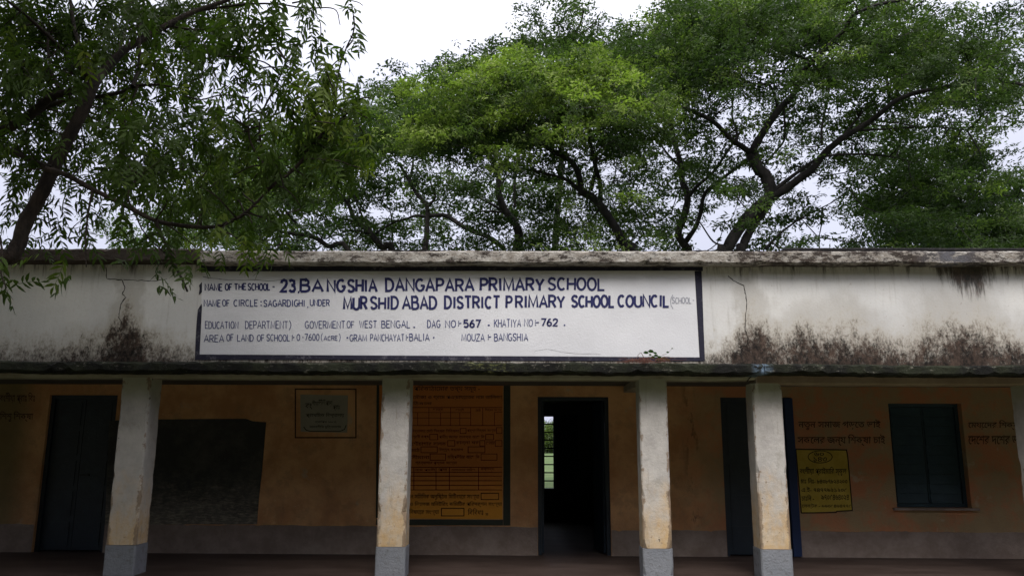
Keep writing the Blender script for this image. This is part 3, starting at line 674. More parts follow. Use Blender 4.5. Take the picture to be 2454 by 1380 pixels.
bengali([('পরিকাঠামোর তথ্য সমূহ -', 992, 1150, 922, 940), ('মৌজা ও গ্রাম পঞ্চায়েতের নাম তালিকা', 990, 1203, 945, 958), ('ঠিকানা', 990, 1035, 961, 970)], M['faded_ink'], OB)
bengali([('ছাত্র', 1038, 1062, 978, 986), ('ছাত্রী', 1092, 1112, 978, 986), ('মোট', 1140, 1152, 978, 986), ('শিক্ষক সংখ্যা', 1162, 1202, 978, 986),
         ('বিদ্যালয়ে মোট শিক্ষক শিক্ষিকা', 986, 1100, 1027, 1038), ('পার্শ্ব শিক্ষক সংখ্যা', 1119, 1188, 1026, 1036),
         ('শ্রেণী কক্ষ', 986, 1028, 1041, 1051), ('পানীয় জলের ব্যবস্থা আছে কি', 1052, 1162, 1041, 1052), ('শৌচাগার বালক', 986, 1070, 1056, 1067), ('রান্না ঘর', 1093, 1148, 1056, 1066), ('খেলার', 1165, 1186, 1056, 1065),
         ('মাঠ', 986, 1006, 1072, 1082), ('বিদ্যুৎ সংযোগ', 1051, 1110, 1072, 1082), ('সীমানা', 986, 1029, 1089, 1099), ('কম্পিউটার আছে কি', 1072, 1150, 1088, 1101), ('গ্রন্থাগার পুস্তক সংখ্যা', 995, 1095, 1105, 1114),
         ('নাম পদবী', 995, 1043, 1121, 1128), ('পদ', 1050, 1072, 1121, 1128), ('যোগদানের তারিখ', 1082, 1138, 1121, 1128), ('মন্তব্য', 1152, 1185, 1121, 1128)], M['red_ink'], OB)
bengali([('ন সমিতির অনুষ্ঠিত মিটিংয়ের সংখ্যা', 984, 1149, 1181, 1197), ('ও ভিলেজ মনিটরিং কমিটির পরিদর্শন সংখ্যা', 982, 1203, 1200, 1214), ('বিষয়ের সংখ্যা', 981, 1052, 1218, 1234), ('বিবিধঃ', 1121, 1158, 1217, 1233), ('„', 1164, 1170, 1228, 1235)], M['black_ink'], OB)
# yellow notice, slogans
YN = slab_quad('yellow_notice', [(1907, 1077), (2029, 1078), (2043, 1222), (1921, 1228)], Y_WALL, .005, M['yellow_notice'], B)
lines([([(1907, 1076), (2028, 1077.5), (2031, 1093), (2042, 1222), (2005, 1224), (2003, 1227), (1920, 1228), (1907, 1076)], 2.4), (arc(1965, 1094, 29, 14.5, 0, 360, 20), 1.7)], M['black_ink'], YN, 'outline')
bengali([('৬০', 1950, 1974, 1083, 1092), ('১৪৩', 1949, 1981, 1094, 1105), ('বংশীয়া প্রাইমারি স্কুল', 1916, 2028, 1118, 1139), ('চাঃ নিঃ- ৮৪৩৮৭৮২৪২০৩', 1918, 2030, 1144, 1158), ('এ.ই- ৭৪৭৭৯২১২০৫', 1920, 2030, 1165, 1179), ('চাঃনি -', 1920, 1950, 1184, 1199), ('৯৭০৫৪৬৪০২৪', 1968, 2034, 1184, 1198), ('সেক্টর - ৯৬৩৫৪৬৪৭৭৫', 1921, 2040, 1205, 1218)], M['black_ink'], YN)
sl_ = bengali([('নতুন সমাজ গড়তে ভাই', 1913, 2110, 1004, 1030), ('সকলের জন্য শিক্ষা চাই', 1911, 2121, 1040, 1068)], M['faded_ink'], B, .004, 'slogan')
sl2 = bengali([('মেয়েদের শিক্ষা', 2320, 2446, 1006, 1030), ('দেশের দশের ভরসা', 2320, 2470, 1042, 1064)], M['faded_ink'], B, .004, 'slogan')
bengali([('বংশীয়া প্রাঃ বিঃ', 0, 84, 940, 968), ('শিশু শিক্ষা', 0, 80, 985, 1010)], M['faded_ink'], B, .004, 'slogan')

# ------------------------------------------------------------------ foliage machinery
def grow(S, pts, yw=.7):
    """attach every leaf clump to the nearest branch or earlier clump; returns (start, end, level) of each twig"""
    S = np.array(S); wv = np.array([1, yw, 1.0]); out = []
    d0 = np.array([(((S - p) * wv) ** 2).sum(1).min() for p in pts]); od_ = np.argsort(d0)
    node = np.vstack([S, np.zeros((len(pts), 3))]); bias = np.concatenate([np.zeros(len(S)), np.full(len(pts), .05)]); n = len(S); lev = np.zeros(len(node))
    for i in od_:
        p = pts[i]; d = (((node[:n] - p) * wv) ** 2).sum(1) + bias[:n] + .35 * np.maximum(0, node[:n, 2] - p[2]) ** 2
        a = int(np.argmin(d)); node[n] = p; lev[n] = lev[a] + 1; out.append((node[a].copy(), p, lev[n])); n += 1
    return out
def foliage(name, pos, Rm, size, tmpl, tint, mat, parent, kind='stuff'):
    """one mesh of quads: template leaf groups (V,3) turned by Rm (N,3,3), scaled and moved"""
    n = len(pos); V = tmpl.shape[1]; ti = nr.integers(0, len(tmpl), n)
    co = np.einsum('nij,nvj->nvi', Rm, tmpl[ti] * np.asarray(size)[:, None, None]) + pos[:, None, :]
    co = co.reshape(-1, 3).astype(np.float32); nv = len(co); nf = nv // 4
    me = bpy.data.meshes.new(name); me.vertices.add(nv); me.vertices.foreach_set('co', co.ravel())
    me.loops.add(nv); me.loops.foreach_set('vertex_index', np.arange(nv, dtype=np.int32))
    me.polygons.add(nf); me.polygons.foreach_set('loop_start', np.arange(0, nv, 4, dtype=np.int32)); me.polygons.foreach_set('loop_total', np.full(nf, 4, np.int32))
    at_ = me.attributes.new('tint', 'FLOAT', 'POINT')
    tv = np.repeat(tint, V) + np.repeat(nr.normal(0, .06, nf), 4)
    at_.data.foreach_set('value', np.clip(tv, 0, 1).astype(np.float32)); me.update()
    o = link(name, me, mat, parent)
    if kind: o['kind'] = kind
    return o
def rot(yaw, pitch, roll):
    cy, sy, cp, sp, cr, sr = np.cos(yaw), np.sin(yaw), np.cos(pitch), np.sin(pitch), np.cos(roll), np.sin(roll); z = np.zeros_like(cy); o = np.ones_like(cy)
    A = np.stack([cy, -sy, z, sy, cy, z, z, z, o], -1).reshape(-1, 3, 3)
    Bm = np.stack([cp, z, sp, z, o, z, -sp, z, cp], -1).reshape(-1, 3, 3)
    D = np.stack([o, z, z, z, cr, -sr, z, sr, cr], -1).reshape(-1, 3, 3)
    return A @ Bm @ D
# rain tree spray: a flat fan of small leaflets
def spray_templates(k=6, n=15):
    out = []
    for _ in range(k):
        vs = []
        for i in range(n):
            a = nr.uniform(0, 2 * np.pi); r = np.sqrt(nr.uniform(.02, 1)); c = np.array([r * np.cos(a), r * np.sin(a) * .8, -.25 * r * r + nr.normal(0, .12)])
            L, W = nr.uniform(.18, .29), nr.uniform(.075, .125); yaw = a + nr.normal(0, .8)
            u = np.array([np.cos(yaw), np.sin(yaw), nr.normal(-.25, .35)]); v = np.cross(u, [nr.normal(0, .4), nr.normal(0, .4), 1]); v /= np.linalg.norm(v)
            vs += [c - u * L, c - v * W, c + u * L, c + v * W]
        out.append(vs)
    return np.array(out)
SPR = spray_templates()
# neem leaf: a drooping rachis with sickle leaflets
def neem_template(k=6, pairs=5):
    out = []
    for _ in range(k):
        vs = []
        def P(s): return np.array([s, .10 * math.sin(s * 2 + _), -.32 * s * s])
        def strip(a, b, wd):
            d = b - a; s = np.cross(d, [0, 0, 1]); s /= np.linalg.norm(s) + 1e-9; return [a - s * wd, b - s * wd, b + s * wd, a + s * wd]
        for i in range(3): vs += strip(P(i / 3), P((i + 1) / 3), .006)
        ls = [(.16 + .74 * i / (pairs - 1) + nr.uniform(-.03, .03), sg) for i in range(pairs) for sg in (-1, 1)] + [(1.0, 0)]
        for (s, sg) in ls:
            b = P(s); L = nr.uniform(.26, .38); a0 = sg * nr.uniform(.8, 1.15) if sg else nr.uniform(-.2, .2)
            cur = nr.uniform(.25, .7) * (sg if sg else 1) * -1; dz = nr.uniform(-.75, -.1); wd = nr.uniform(.038, .055)
            pts = []
            p = b.copy(); ang = a0
            for q in range(4):
                pts.append((p.copy(), ang)); stp = L / 3
                p = p + np.array([math.cos(ang) * stp, math.sin(ang) * stp, dz * stp * (1 + .35 * q)]); ang += cur / 3
            wv = [.25, 1.0, .78, .06]
            S = []
            tw = nr.uniform(-.5, .5)
            for (p_, an), ww in zip(pts, wv):
                sd_ = np.array([-math.sin(an), math.cos(an), tw]); S.append((p_ - sd_ * wd * ww, p_ + sd_ * wd * ww))
            for q in range(3): vs += [S[q][0], S[q + 1][0], S[q + 1][1], S[q][1]]
        out.append(vs)
    return np.array(out)
NEEM = neem_template()

def grid_clumps(rows, cell=50.0, y0=0.0, x0=0.0, per=1.0, jx=.5):
    """clump centres (photo pixels) drawn from a coverage map written as digits"""
    out = []
    for j, row in enumerate(rows):
        for i, ch in enumerate(row):
            d = int(ch) / 9.6
            if d <= 0: continue
            n = -math.log(1 - d) * per; n = int(n) + (nr.random() < n - int(n))
            for _ in range(n):
                out.append((x0 + (i + .5 + nr.uniform(-jx, jx)) * cell, y0 + (j + .5 + nr.uniform(-jx, jx)) * cell))
    return np.array(out)

RAIN = ['0' * 25 + '3473' + '00' + '5' + '89999899' + '88877' + '6655',
        '0' * 25 + '5565' + '56' + '8' + '99999889' + '88888' + '7766',
        '0' * 22 + '368' + '8899' + '99' + '9' + '99998877' + '78888' + '8887',
        '0' * 18 + '0258' + '999' + '9999' + '99' + '9' + '99986788' + '88888' + '8887',
        '0' * 17 + '37888' + '999' + '9999' + '99' + '9' + '87767767' + '77777' + '8888',
        '0' * 13 + '1235' + '88999' + '999' + '9999' + '99' + '8' + '86534667' + '77777' + '6665',
        '0' * 11 + '35' + '7888' + '99999' + '999' + '9967' + '88' + '7' + '65563566' + '77777' + '7731',
        '0' * 10 + '477' + '8888' + '87777' + '777' + '6566' + '66' + '6' + '55656655' + '67788' + '8842',
        '0' * 8 + '24678' + '8887' + '66566' + '666' + '6666' + '66' + '5' + '54665422' + '47888' + '8878',
        '0' * 6 + '2356788' + '8877' + '65565' + '666' + '6676' + '66' + '6' + '45565533' + '48989' + '9888',
        '0' * 5 + '34567888' + '7666' + '65555' + '666' + '6776' + '77' + '6' + '53346555' + '27899' + '9988',
        '0' * 5 + '45566777' + '6555' + '54555' + '565' + '6766' + '66' + '5' + '42233442' + '15899' + '9988',
        '0' * 5 + '45566777' + '6555' + '54555' + '565' + '6766' + '66' + '5' + '42233442' + '15899' + '9988']
def z2(L, ox, oy=0, s=2.3): return [(ox + a / s, oy + b / s) for a, b in L]
# each tree: base pixel, distance, label, limbs = (pixels, first radius px, last radius px, depth drift)
TR = {
 'A': dict(Y=23, lab='big spreading rain tree with two leaning stems at right', limbs=[
    (z2([(300, 1480), (330, 1370), (440, 1200), (560, 1080), (545, 980), (500, 930), (460, 850)], 1600), 17, 19, 0),
    (z2([(400, 1480), (415, 1360), (480, 1230), (560, 1120)], 1600), 13, 13, .6),
    (z2([(460, 850), (420, 815), (340, 760), (250, 670), (100, 600), (0, 570), (-90, 540)], 1600), 11, 4, -2),
    (z2([(465, 860), (480, 810), (540, 710), (620, 600), (700, 510), (760, 380), (800, 340), (900, 240), (980, 160), (1020, 90), (1150, 30), (1300, 0)], 1600), 14, 4, -4),
    (z2([(780, 340), (700, 300), (650, 265), (560, 250), (480, 215)], 1600), 6, 2.5, -2),
    (z2([(610, 600), (570, 480), (500, 465), (400, 450)], 1600), 5, 2, -1),
    (z2([(565, 1090), (640, 1050), (720, 990), (800, 930), (860, 850), (960, 765), (1100, 680), (1180, 620), (1270, 550), (1400, 505), (1560, 475), (1750, 430), (1960, 470), (2100, 480)], 1600), 15, 4, -3),
    (z2([(570, 1060), (650, 1000), (760, 920), (860, 865), (1030, 850), (1200, 860), (1330, 890)], 1600), 8, 2, 1),
    (z2([(850, 800), (850, 700), (880, 560), (905, 400)], 1600), 4.5, 2, 0),
    (z2([(1265, 545), (1262, 450), (1250, 330)], 1600), 4, 1.8, 0),
    (z2([(1050, 720), (1250, 710), (1450, 700), (1650, 720)], 1600), 4, 1.5, -1),
    (z2([(960, 760), (1100, 590), (1250, 440), (1450, 330)], 1600), 4, 1.5, 1),
    (z2([(380, 790), (380, 720), (355, 640), (355, 530), (280, 480)], 1600), 5, 2, 1),
    (z2([(640, 600), (645, 760), (600, 830), (540, 900)], 1600), 3.5, 3, 1),
    (z2([(540, 1370), (640, 1270), (760, 1190), (900, 1120)], 1600), 5, 1.6, 1),
    (z2([(330, 1360), (250, 1330), (180, 1230), (140, 1210)], 1600), 3.5, 1.5, 1)]),
 'B': dict(Y=27, lab='rain tree with paired upright stems left of the leaning tree', limbs=[
    (z2([(120, 1480), (105, 1370), (60, 1290), (95, 1180), (110, 1080), (80, 1000), (70, 900), (40, 790), (20, 700), (35, 590)], 1600), 12, 6, 0),
    (z2([(100, 1330), (150, 1260), (180, 1180), (210, 1060), (320, 970), (440, 885)], 1600), 8, 4, -1),
    (z2([(110, 1090), (170, 1020), (250, 950), (340, 820), (420, 700)], 1600), 6, 3, -2),
    (z2([(60, 910), (0, 850), (-50, 780), (-90, 720)], 1600), 4, 2, 0),
    (z2([(35, 600), (-60, 560), (-180, 520)], 1600), 4, 1.5, 0), (z2([(35, 600), (90, 480), (200, 380)], 1600), 4, 1.5, 0)]),
 'C': dict(Y=21, lab='leaning rain tree with bright green canopy in the middle', limbs=[
    (z2([(1530, 1480), (1470, 1370), (1400, 1230), (1300, 1100), (1215, 1050)], 860), 13, 11, 0),
    (z2([(1215, 1050), (1140, 990), (1000, 950), (900, 930), (820, 925)], 860), 6, 2.5, 0),
    (z2([(1225, 1060), (1215, 970), (1170, 890), (1080, 840), (980, 780), (890, 735), (800, 720), (700, 715), (640, 750), (480, 790)], 860), 10, 2.5, -2),
    (z2([(890, 735), (935, 660), (975, 595), (960, 500), (930, 450)], 860), 4.5, 1.8, -1),
    (z2([(975, 597), (1060, 580), (1120, 560), (1250, 545), (1350, 520)], 860), 4, 1.6, -1),
    (z2([(975, 597), (910, 545), (850, 510), (800, 450)], 860), 3.2, 1.4, -1),
    (z2([(890, 735), (820, 660), (780, 625)], 860), 3.2, 1.4, -1),
    (z2([(980, 780), (1080, 770), (1150, 740), (1280, 670)], 860), 3.2, 1.4, 0),
    (z2([(1330, 1150), (1330, 1020), (1300, 900), (1270, 750), (1250, 650)], 860), 8, 5, 2),
    (z2([(1270, 760), (1180, 700), (1110, 650)], 860), 3.5, 1.5, 1), (z2([(1330, 1060), (1400, 1010), (1420, 900)], 860), 3.5, 1.6, 1),
    (z2([(1280, 1050), (1300, 960), (1310, 870)], 860), 6, 4, -1)]),
 'D': dict(Y=26, lab='dark stemmed rain tree just right of the thin upright one', limbs=[
    (z2([(880, 1480), (880, 1370), (875, 1260), (800, 1150), (770, 1060), (770, 980), (745, 890), (690, 835)], 860), 14, 6, 0),
    (z2([(830, 1190), (740, 1130), (640, 1080), (570, 1040)], 860), 5, 2, 1),
    (z2([(790, 1170), (690, 1165), (620, 1180), (540, 1230)], 860), 3.5, 1.5, 0),
    (z2([(860, 1140), (860, 1000), (880, 850), (900, 760)], 860), 4.5, 2.5, 1),
    (z2([(775, 1040), (810, 980), (850, 940)], 860), 3, 1.5, 0), (z2([(745, 890), (760, 780), (780, 640), (800, 480), (900, 330)], 860), 4, 1.6, 2)]),
 'E': dict(Y=29, lab='slim rain tree with straight upright trunk', limbs=[
    (z2([(365, 1480), (368, 1370), (375, 1250), (375, 1140), (320, 1070), (280, 1000), (220, 900)], 860), 9, 4, 0),
    (z2([(375, 1140), (420, 1090), (400, 1020), (375, 960)], 860), 4.5, 2, 0),
    (z2([(370, 1195), (310, 1190), (240, 1215), (150, 1225), (80, 1240)], 860), 4.5, 2, 0),
    (z2([(385, 1190), (480, 1190), (560, 1240), (640, 1280), (720, 1310), (800, 1370)], 860), 5.5, 7, -1),
    (z2([(560, 1235), (620, 1200), (720, 1170)], 860), 2.5, 1.5, 0), (z2([(280, 1000), (300, 860), (260, 700), (330, 560)], 860), 4, 1.5, 1)]),
 'F': dict(Y=25, lab='left rain tree leaning toward the name board left end', limbs=[
    ([(940, 640), (914, 592), (880, 552), (848, 522), (835, 490), (800, 450)], 11, 4, 0),
    ([(905, 580), (880, 540), (860, 500), (850, 470)], 4, 2, 0), ([(850, 530), (800, 520), (760, 500), (700, 495)], 4, 1.5, 0),
    ([(890, 565), (850, 552), (800, 565), (770, 575)], 3, 1.5, 0), ([(900, 560), (940, 535), (985, 520)], 4, 2, 0), ([(835, 490), (850, 400), (900, 330), (950, 260)], 4, 1.6, -1)]),
 'H': dict(Y=22, lab='leafy rain tree low behind the hanging neem twigs', limbs=[
    ([(840, 640), (785, 590), (750, 568), (700, 560), (640, 548), (560, 535)], 8, 3, 0), ([(760, 572), (720, 545), (680, 500), (640, 440), (610, 380)], 5, 1.8, 0), ([(700, 560), (640, 575), (580, 570)], 3, 1.2, 0)]),
 'R': dict(Y=31, lab='dense dark tree at far right behind the parapet', limbs=[
    ([(2260, 660), (2255, 590), (2250, 540), (2230, 480), (2215, 420)], 12, 5, 0), ([(2250, 540), (2300, 500), (2350, 450)], 6, 2, 0), ([(2215, 440), (2290, 450), (2340, 460), (2420, 470)], 4, 2, -1), ([(2240, 500), (2180, 520), (2120, 530)], 5, 2, 0)]),
 'T': dict(Y=36, lab='tallest rain tree whose tips rise above the middle canopy', limbs=[
    ([(1330, 640), (1345, 400), (1350, 200), (1370, 100), (1390, 60), (1400, 20)], 10, 2.2, 0), ([(1352, 180), (1320, 110), (1295, 70), (1280, 40)], 4, 1.4, 0), ([(1370, 100), (1420, 60), (1440, 30)], 3, 1.2, 0)]),
}
cl = grid_clumps(RAIN, per=3.0)
RL = ['0' * 49] * 6 + [r[:34] + '0' * 15 for r in RAIN[6:]]
cl = np.vstack([cl, grid_clumps(RL, per=.9)])
RD = [r.translate(str.maketrans('1234567', '0000000')) for r in RAIN]
cl = np.vstack([cl, grid_clumps(RD, per=1.8)])
low_ = (cl[:, 1] > 400) & (cl[:, 0] > 820) & (cl[:, 0] < 1700); cl = cl[~low_ | (nr.random(len(cl)) < 1.1)]
clx, cly = cl[:, 0], cl[:, 1]
def assign(px, py):
    if 1235 < px < 1470 and py < 125: return 'T'
    j = nr.normal(0, 25)
    if ((px - 1285) / 330) ** 2 + ((py - 275) / 150) ** 2 < 1 + j * .006: return 'C'
    if px > 2030 + j and py > 300 + j * .5: return 'R' if nr.random() < .82 else 'A'
    if px > 1690 + j: return 'A'
    if py < 300: return ('B' if px > 1440 + j * 3 else 'D' if px > 1150 + j else 'F')
    if px > 1560 + j: return 'B'
    if px > 1330 + j: return 'C' if nr.random() < .4 else 'B'
    if px > 1120 + j: return 'D'
    if px > 955 + j: return 'E'
    if px > 800 + j: return 'F'
    return 'H'
own = np.array([assign(a, b) for a, b in cl])
BR = [(1230, 150, 60, 24, .36), (1300, 175, 130, 40, .22), (1180, 190, 160, 50, .22), (1500, 190, 45, 26, .5), (1450, 175, 60, 30, .3), (1400, 230, 180, 60, .18), (1015, 325, 55, 30, .45), (1060, 270, 70, 40, .25),
      (1000, 215, 90, 40, .15), (1550, 270, 60, 30, .22), (1130, 280, 60, 30, .2), (740, 460, 40, 16, .45), (820, 440, 50, 25, .25), (1560, 60, 60, 30, .18), (1660, 45, 50, 12, .3), (1760, 20, 60, 30, .2), (660, 510, 35, 14, .5), (600, 420, 60, 40, .2),
      (1950, 35, 30, 15, .4), (2020, 120, 30, 14, .4), (2250, 110, 25, 12, .3), (2300, 330, 90, 40, .18), (2380, 550, 20, 12, .4), (1420, 125, 40, 14, .3), (1560, 85, 60, 14, .25), (500, 600, 60, 40, .2), (620, 560, 60, 30, .2)]
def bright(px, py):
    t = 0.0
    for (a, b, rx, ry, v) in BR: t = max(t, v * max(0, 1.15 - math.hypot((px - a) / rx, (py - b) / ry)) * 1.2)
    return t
leafset = {}
for key, T_ in TR.items():
    Y0 = T_['Y']; tree = empty('rain_tree' if key != 'R' else 'broadleaf_tree', label=T_['lab'], cat='tree', group='rain trees behind the school' if key != 'R' else None)
    samples = []
    for li, (pts, r0, r1, dr) in enumerate(T_['limbs']):
        n = len(pts); s = Y0 / F_PX * (.80 if key == 'A' else .86)
        P = [at(px, py, Y0 + dr * (i / (n - 1)) ** 1.2) for i, (px, py) in enumerate(pts)]
        if li == 0 or (key == 'A' and li == 1):
            P = [(P[0][0] + (-.3 if key in 'AF' else .2), P[0][1], -.2)] + P; n += 1
            rr = [r0 * s * 1.35] + [(r0 + (r1 - r0) * i / (n - 2)) * s for i in range(n - 1)]
        else: rr = [(r0 + (r1 - r0) * (i / (n - 1)) ** .7) * s for i in range(n)]
        tubes('trunk' if li == 0 else 'limb', [(P, rr)], M['bark_far'], tree, 9 if r0 > 6 else 6, 5, .10)
        A, Bq = catmull(P, rr, 6)
        samples += [a for a in A if a[2] > 4]
    S = np.array(samples); mk = own == key; cx, cy_ = clx[mk], cly[mk]; k = len(cx)
    if key == 'R': dep = Y0 + nr.normal(0, 2.2, k)
    elif key == 'C': dep = Y0 - 1 + nr.normal(0, 1.5, k)
    elif key == 'T': dep = Y0 + nr.normal(0, 1.0, k)
    else: dep = Y0 + nr.normal(-.5, 2.6, k)
    LP = np.array([(px + (qx - px) * t, py + (qy - py) * t, r0) for (pts, r0, r1, dr) in T_['limbs'] for gi, ((px, py), (qx, qy)) in enumerate(zip(pts[:-1], pts[1:])) if r0 + (r1 - r0) * gi / len(pts) > 4 and py > 215 and px < 2150 for t in (0, .25, .5, .75)] + [(-999, -999, 1)])
    for i in range(k):                              # keep the boughs readable: foliage near them hangs behind
        dd = np.hypot(LP[:, 0] - cx[i], LP[:, 1] - cy_[i]) - LP[:, 2]
        if dd.min() < 16 and nr.random() < .8: dep[i] = max(dep[i], Y0 + 1.2 + abs(nr.normal(0, 1.2)))
    cp = atn(cx, cy_, dep)
    per = 12
    base = np.repeat(cp, per, 0); bt = np.repeat([bright(a, b) for a, b in zip(cx, cy_)], per)
    sc_ = (np.repeat(dep, per) / 24.0)
    off = nr.normal(0, 1, (k * per, 3)) * np.array([.30, .32, .075]) * sc_[:, None]
    pos = base + off
    m = len(pos); yaw = nr.uniform(0, 2 * np.pi, m); pt = nr.normal(.0, .45, m); rl = nr.normal(.15, .5, m)
    patch = .13 * np.sin(cx / 31 + 2 * np.sin(cy_ / 23)) + .10 * np.sin(cy_ / 17 + cx / 53 + 1)
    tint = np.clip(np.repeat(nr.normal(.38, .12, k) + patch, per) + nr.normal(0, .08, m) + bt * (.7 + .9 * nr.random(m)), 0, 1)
    if key == 'C': tint = np.clip(tint + .10, 0, 1)
    if key == 'R': tint *= .55
    if key == 'A': tint *= .86
    if key in 'BDEFH': tint *= .85
    if key == 'T': tint *= .7
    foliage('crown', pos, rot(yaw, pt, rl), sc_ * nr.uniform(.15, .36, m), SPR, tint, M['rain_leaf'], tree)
    # twigs branching out from the limbs to the clumps
    vs, fs = [], []
    for a, c_, lv in grow(S, cp):
        dist = float(np.linalg.norm(a - c_))
        if dist > 4.5: a = c_ + (a - c_) * (2.0 / dist); dist = 2.0
        mid = a * .5 + c_ * .5 + nr.normal(0, .09, 3) * dist + np.array([0, 0, -.06 * dist])
        r = max(.010, .034 - .006 * lv)
        A, Bq = catmull([a, mid, c_], [r, r * .8, r * .5], 3); tube_data(A, Bq, 3, vs, fs)
    o = pyd('twigs', vs, fs, M['bark_far'], tree); o['kind'] = 'stuff'

# pale slender bamboo-like plant, far right edge
pt_ = empty('bamboo_clump', label='pale feathery bamboo clump at the right edge above the parapet', cat='bamboo')
L_ = []
bp = at(2418, 640, 27)
for k in range(7):
    ex, ey = 2392 + k * 11, 490 + (k * 37 % 40); q = at(ex, ey, 27 + rnd.uniform(-.5, .5))
    L_.append(([(bp[0] + rnd.uniform(-.2, .2), bp[1], -.1), (bp[0] + (q[0] - bp[0]) * .2, 27, q[2] * .7), ((bp[0] + q[0]) / 2, 27, q[2] * .92), q], [.045, .035, .02, .008]))
M['culm'] = material('culm', lambda c: mixc(c.noise(3, 3, .5), (.14, .17, .12), (.22, .26, .19)), .6)
for P_ in L_: tubes('culm', [P_], M['culm'], pt_, 6, 5, .02)
px_ = nr.uniform(2385, 2480, 320); py_ = nr.uniform(495, 640, 320); pp = atn(px_, py_, nr.normal(27.3, .5, 320)); m = len(pp)
foliage('leaves', pp, rot(nr.uniform(0, 6.28, m), nr.normal(.5, .5, m), nr.normal(0, .6, m)), nr.uniform(.25, .38, m), SPR, np.clip(nr.normal(.35, .1, m), 0, 1), M['rain_leaf'], pt_)

# ------------------------------------------------------------------ neem tree close to the camera, left
NE = empty('neem_tree', label='overhanging neem tree with drooping sickle leaves, close by at left', cat='tree')
YN_ = 5.6
NL = [ # photo pixels, radius px at both ends, distance at both ends
 (([(-210, 1500), (-190, 1100), (-130, 800), (-60, 660), (0, 622), (26, 614), (44, 585), (62, 530), (100, 462), (132, 393), (168, 322), (196, 270), (216, 222), (228, 190)]), 22, 14, 5.2, 5.6),
 ([(222, 205), (248, 172), (296, 122), (345, 92), (400, 62), (450, 35), (520, 10), (600, -20)], 14, 5, 5.6, 6.2),
 ([(-60, 350), (0, 318), (50, 290), (88, 262), (120, 236), (160, 222), (205, 208), (226, 198)], 14, 10, 6.0, 5.7),
 ([(60, 290), (100, 262), (150, 244), (200, 236), (250, 230), (300, 218), (330, 206), (360, 204), (386, 203)], 9, 3, 6.1, 5.4),
 ([(-40, 340), (0, 352), (50, 372), (100, 395), (125, 402)], 10, 6, 5.8, 5.4),
 ([(216, 190), (195, 165), (150, 120), (100, 72), (50, 28), (0, -10)], 8, 3, 5.6, 5.0),
 ([(220, 188), (206, 140), (184, 90), (172, 30), (165, -30)], 8, 4, 5.6, 6.2),
 ([(140, 212), (125, 178), (115, 120), (118, 80)], 6, 3, 5.9, 6.2), ([(145, 215), (170, 178), (186, 135)], 5, 3, 5.9, 5.6),
 ([(318, 208), (334, 155), (334, 70), (345, 0), (350, -40)], 6, 3, 5.5, 6.0), ([(280, 130), (300, 75), (312, 20)], 6, 3, 5.8, 6.4),
 ([(110, 405), (160, 420), (222, 454), (300, 492), (370, 528), (430, 540), (490, 545), (530, 540), (575, 520)], 7, 4, 5.3, 5.0),
 ([(372, 528), (390, 570), (412, 610), (422, 640), (436, 668), (449, 698)], 5, 2.2, 5.1, 4.9),
 ([(575, 520), (600, 500), (640, 460), (700, 410)], 4, 2, 5.0, 5.0),
 ([(648, 440), (636, 405), (628, 360), (622, 310), (632, 262), (664, 200), (686, 145)], 4, 1.8, 5.0, 5.1), ([(634, 400), (600, 340), (596, 290), (594, 235)], 3, 1.3, 5.0, 4.9),
 ([(640, 455), (715, 395), (772, 318), (790, 290), (805, 227), (812, 170), (830, 115)], 5, 1.8, 5.0, 5.2), ([(780, 300), (820, 282), (842, 262), (858, 240)], 3, 1.4, 5.1, 5.1),
 ([(400, 62), (470, 72), (540, 68), (610, 66), (665, 72)], 4, 1.8, 6.0, 5.7), ([(480, 25), (580, 12), (660, 10), (730, 20), (800, 22), (815, 60)], 4, 1.2, 6.2, 5.8),
 ([(700, 8), (780, -6), (850, 4), (870, 14)], 2.5, 1, 6.0, 5.8), ([(330, 206), (300, 290), (292, 340), (290, 400)], 3, 2, 5.5, 5.4), ([(222, 454), (210, 520), (205, 580), (207, 640)], 3, 1.3, 5.2, 5.1),
 ([(-10, 540), (5, 600), (2, 650), (15, 690)], 3, 1.5, 5.0, 4.8), ([(300, 492), (320, 440), (380, 390), (440, 360), (520, 300)], 4, 2, 5.2, 5.6)]
S = []
for i, (pts, r0, r1, ya, yb_) in enumerate(NL):
    n = len(pts); P = [at(px, py, ya + (yb_ - ya) * k / (n - 1)) for k, (px, py) in enumerate(pts)]
    rr = [(r0 + (r1 - r0) * (k / (n - 1)) ** .8) * 5.5 / F_PX for k in range(n)]
    if i == 0:
        P[0] = (P[0][0], P[0][1], -.2)
        rr[0] *= 1.6; rr[1] *= 1.3
    tubes('trunk' if i == 0 else 'limb', [(P, rr)], M['bark'], NE, 12 if r0 > 10 else 7, 6, .09)
    A, _b = catmull(P, rr, 6); S += [a for a in A if a[2] > 2.6]
S = np.array(S)
NMAP = ['999888999998654431', '999888998999754120', '999889888876247530', '998888886664167740', '988778877654157875', '988888777676257886',
        '887778877767478876', '877678888876577765', '876668888886555443', '765454677776443210', '654443457776532100', '433332335665431000']
ncl = np.vstack([grid_clumps(NMAP, per=2.3), grid_clumps([r[:11] for r in NMAP[:9]], per=.9), grid_clumps([r[:5] for r in NMAP[:4]], per=.5)])
ex = [(15, 655), (5, 680), (25, 690), (8, 715), (35, 705), (20, 640), (75, 665), (118, 655), (135, 660), (398, 662), (412, 640), (440, 622), (460, 640), (470, 610), (395, 600), (350, 600), (300, 590), (430, 600), (445, 650), (630, 600), (620, 615), (510, 600), (380, 620), (398, 690)]
ncl = np.vstack([ncl, np.array(ex, float)]); k = len(ncl)
ndep = np.where(ncl[:, 0] > 560, nr.normal(5.1, .25, k), nr.normal(5.7, .75, k)); ndep = np.clip(ndep, 4.3, 7.6)
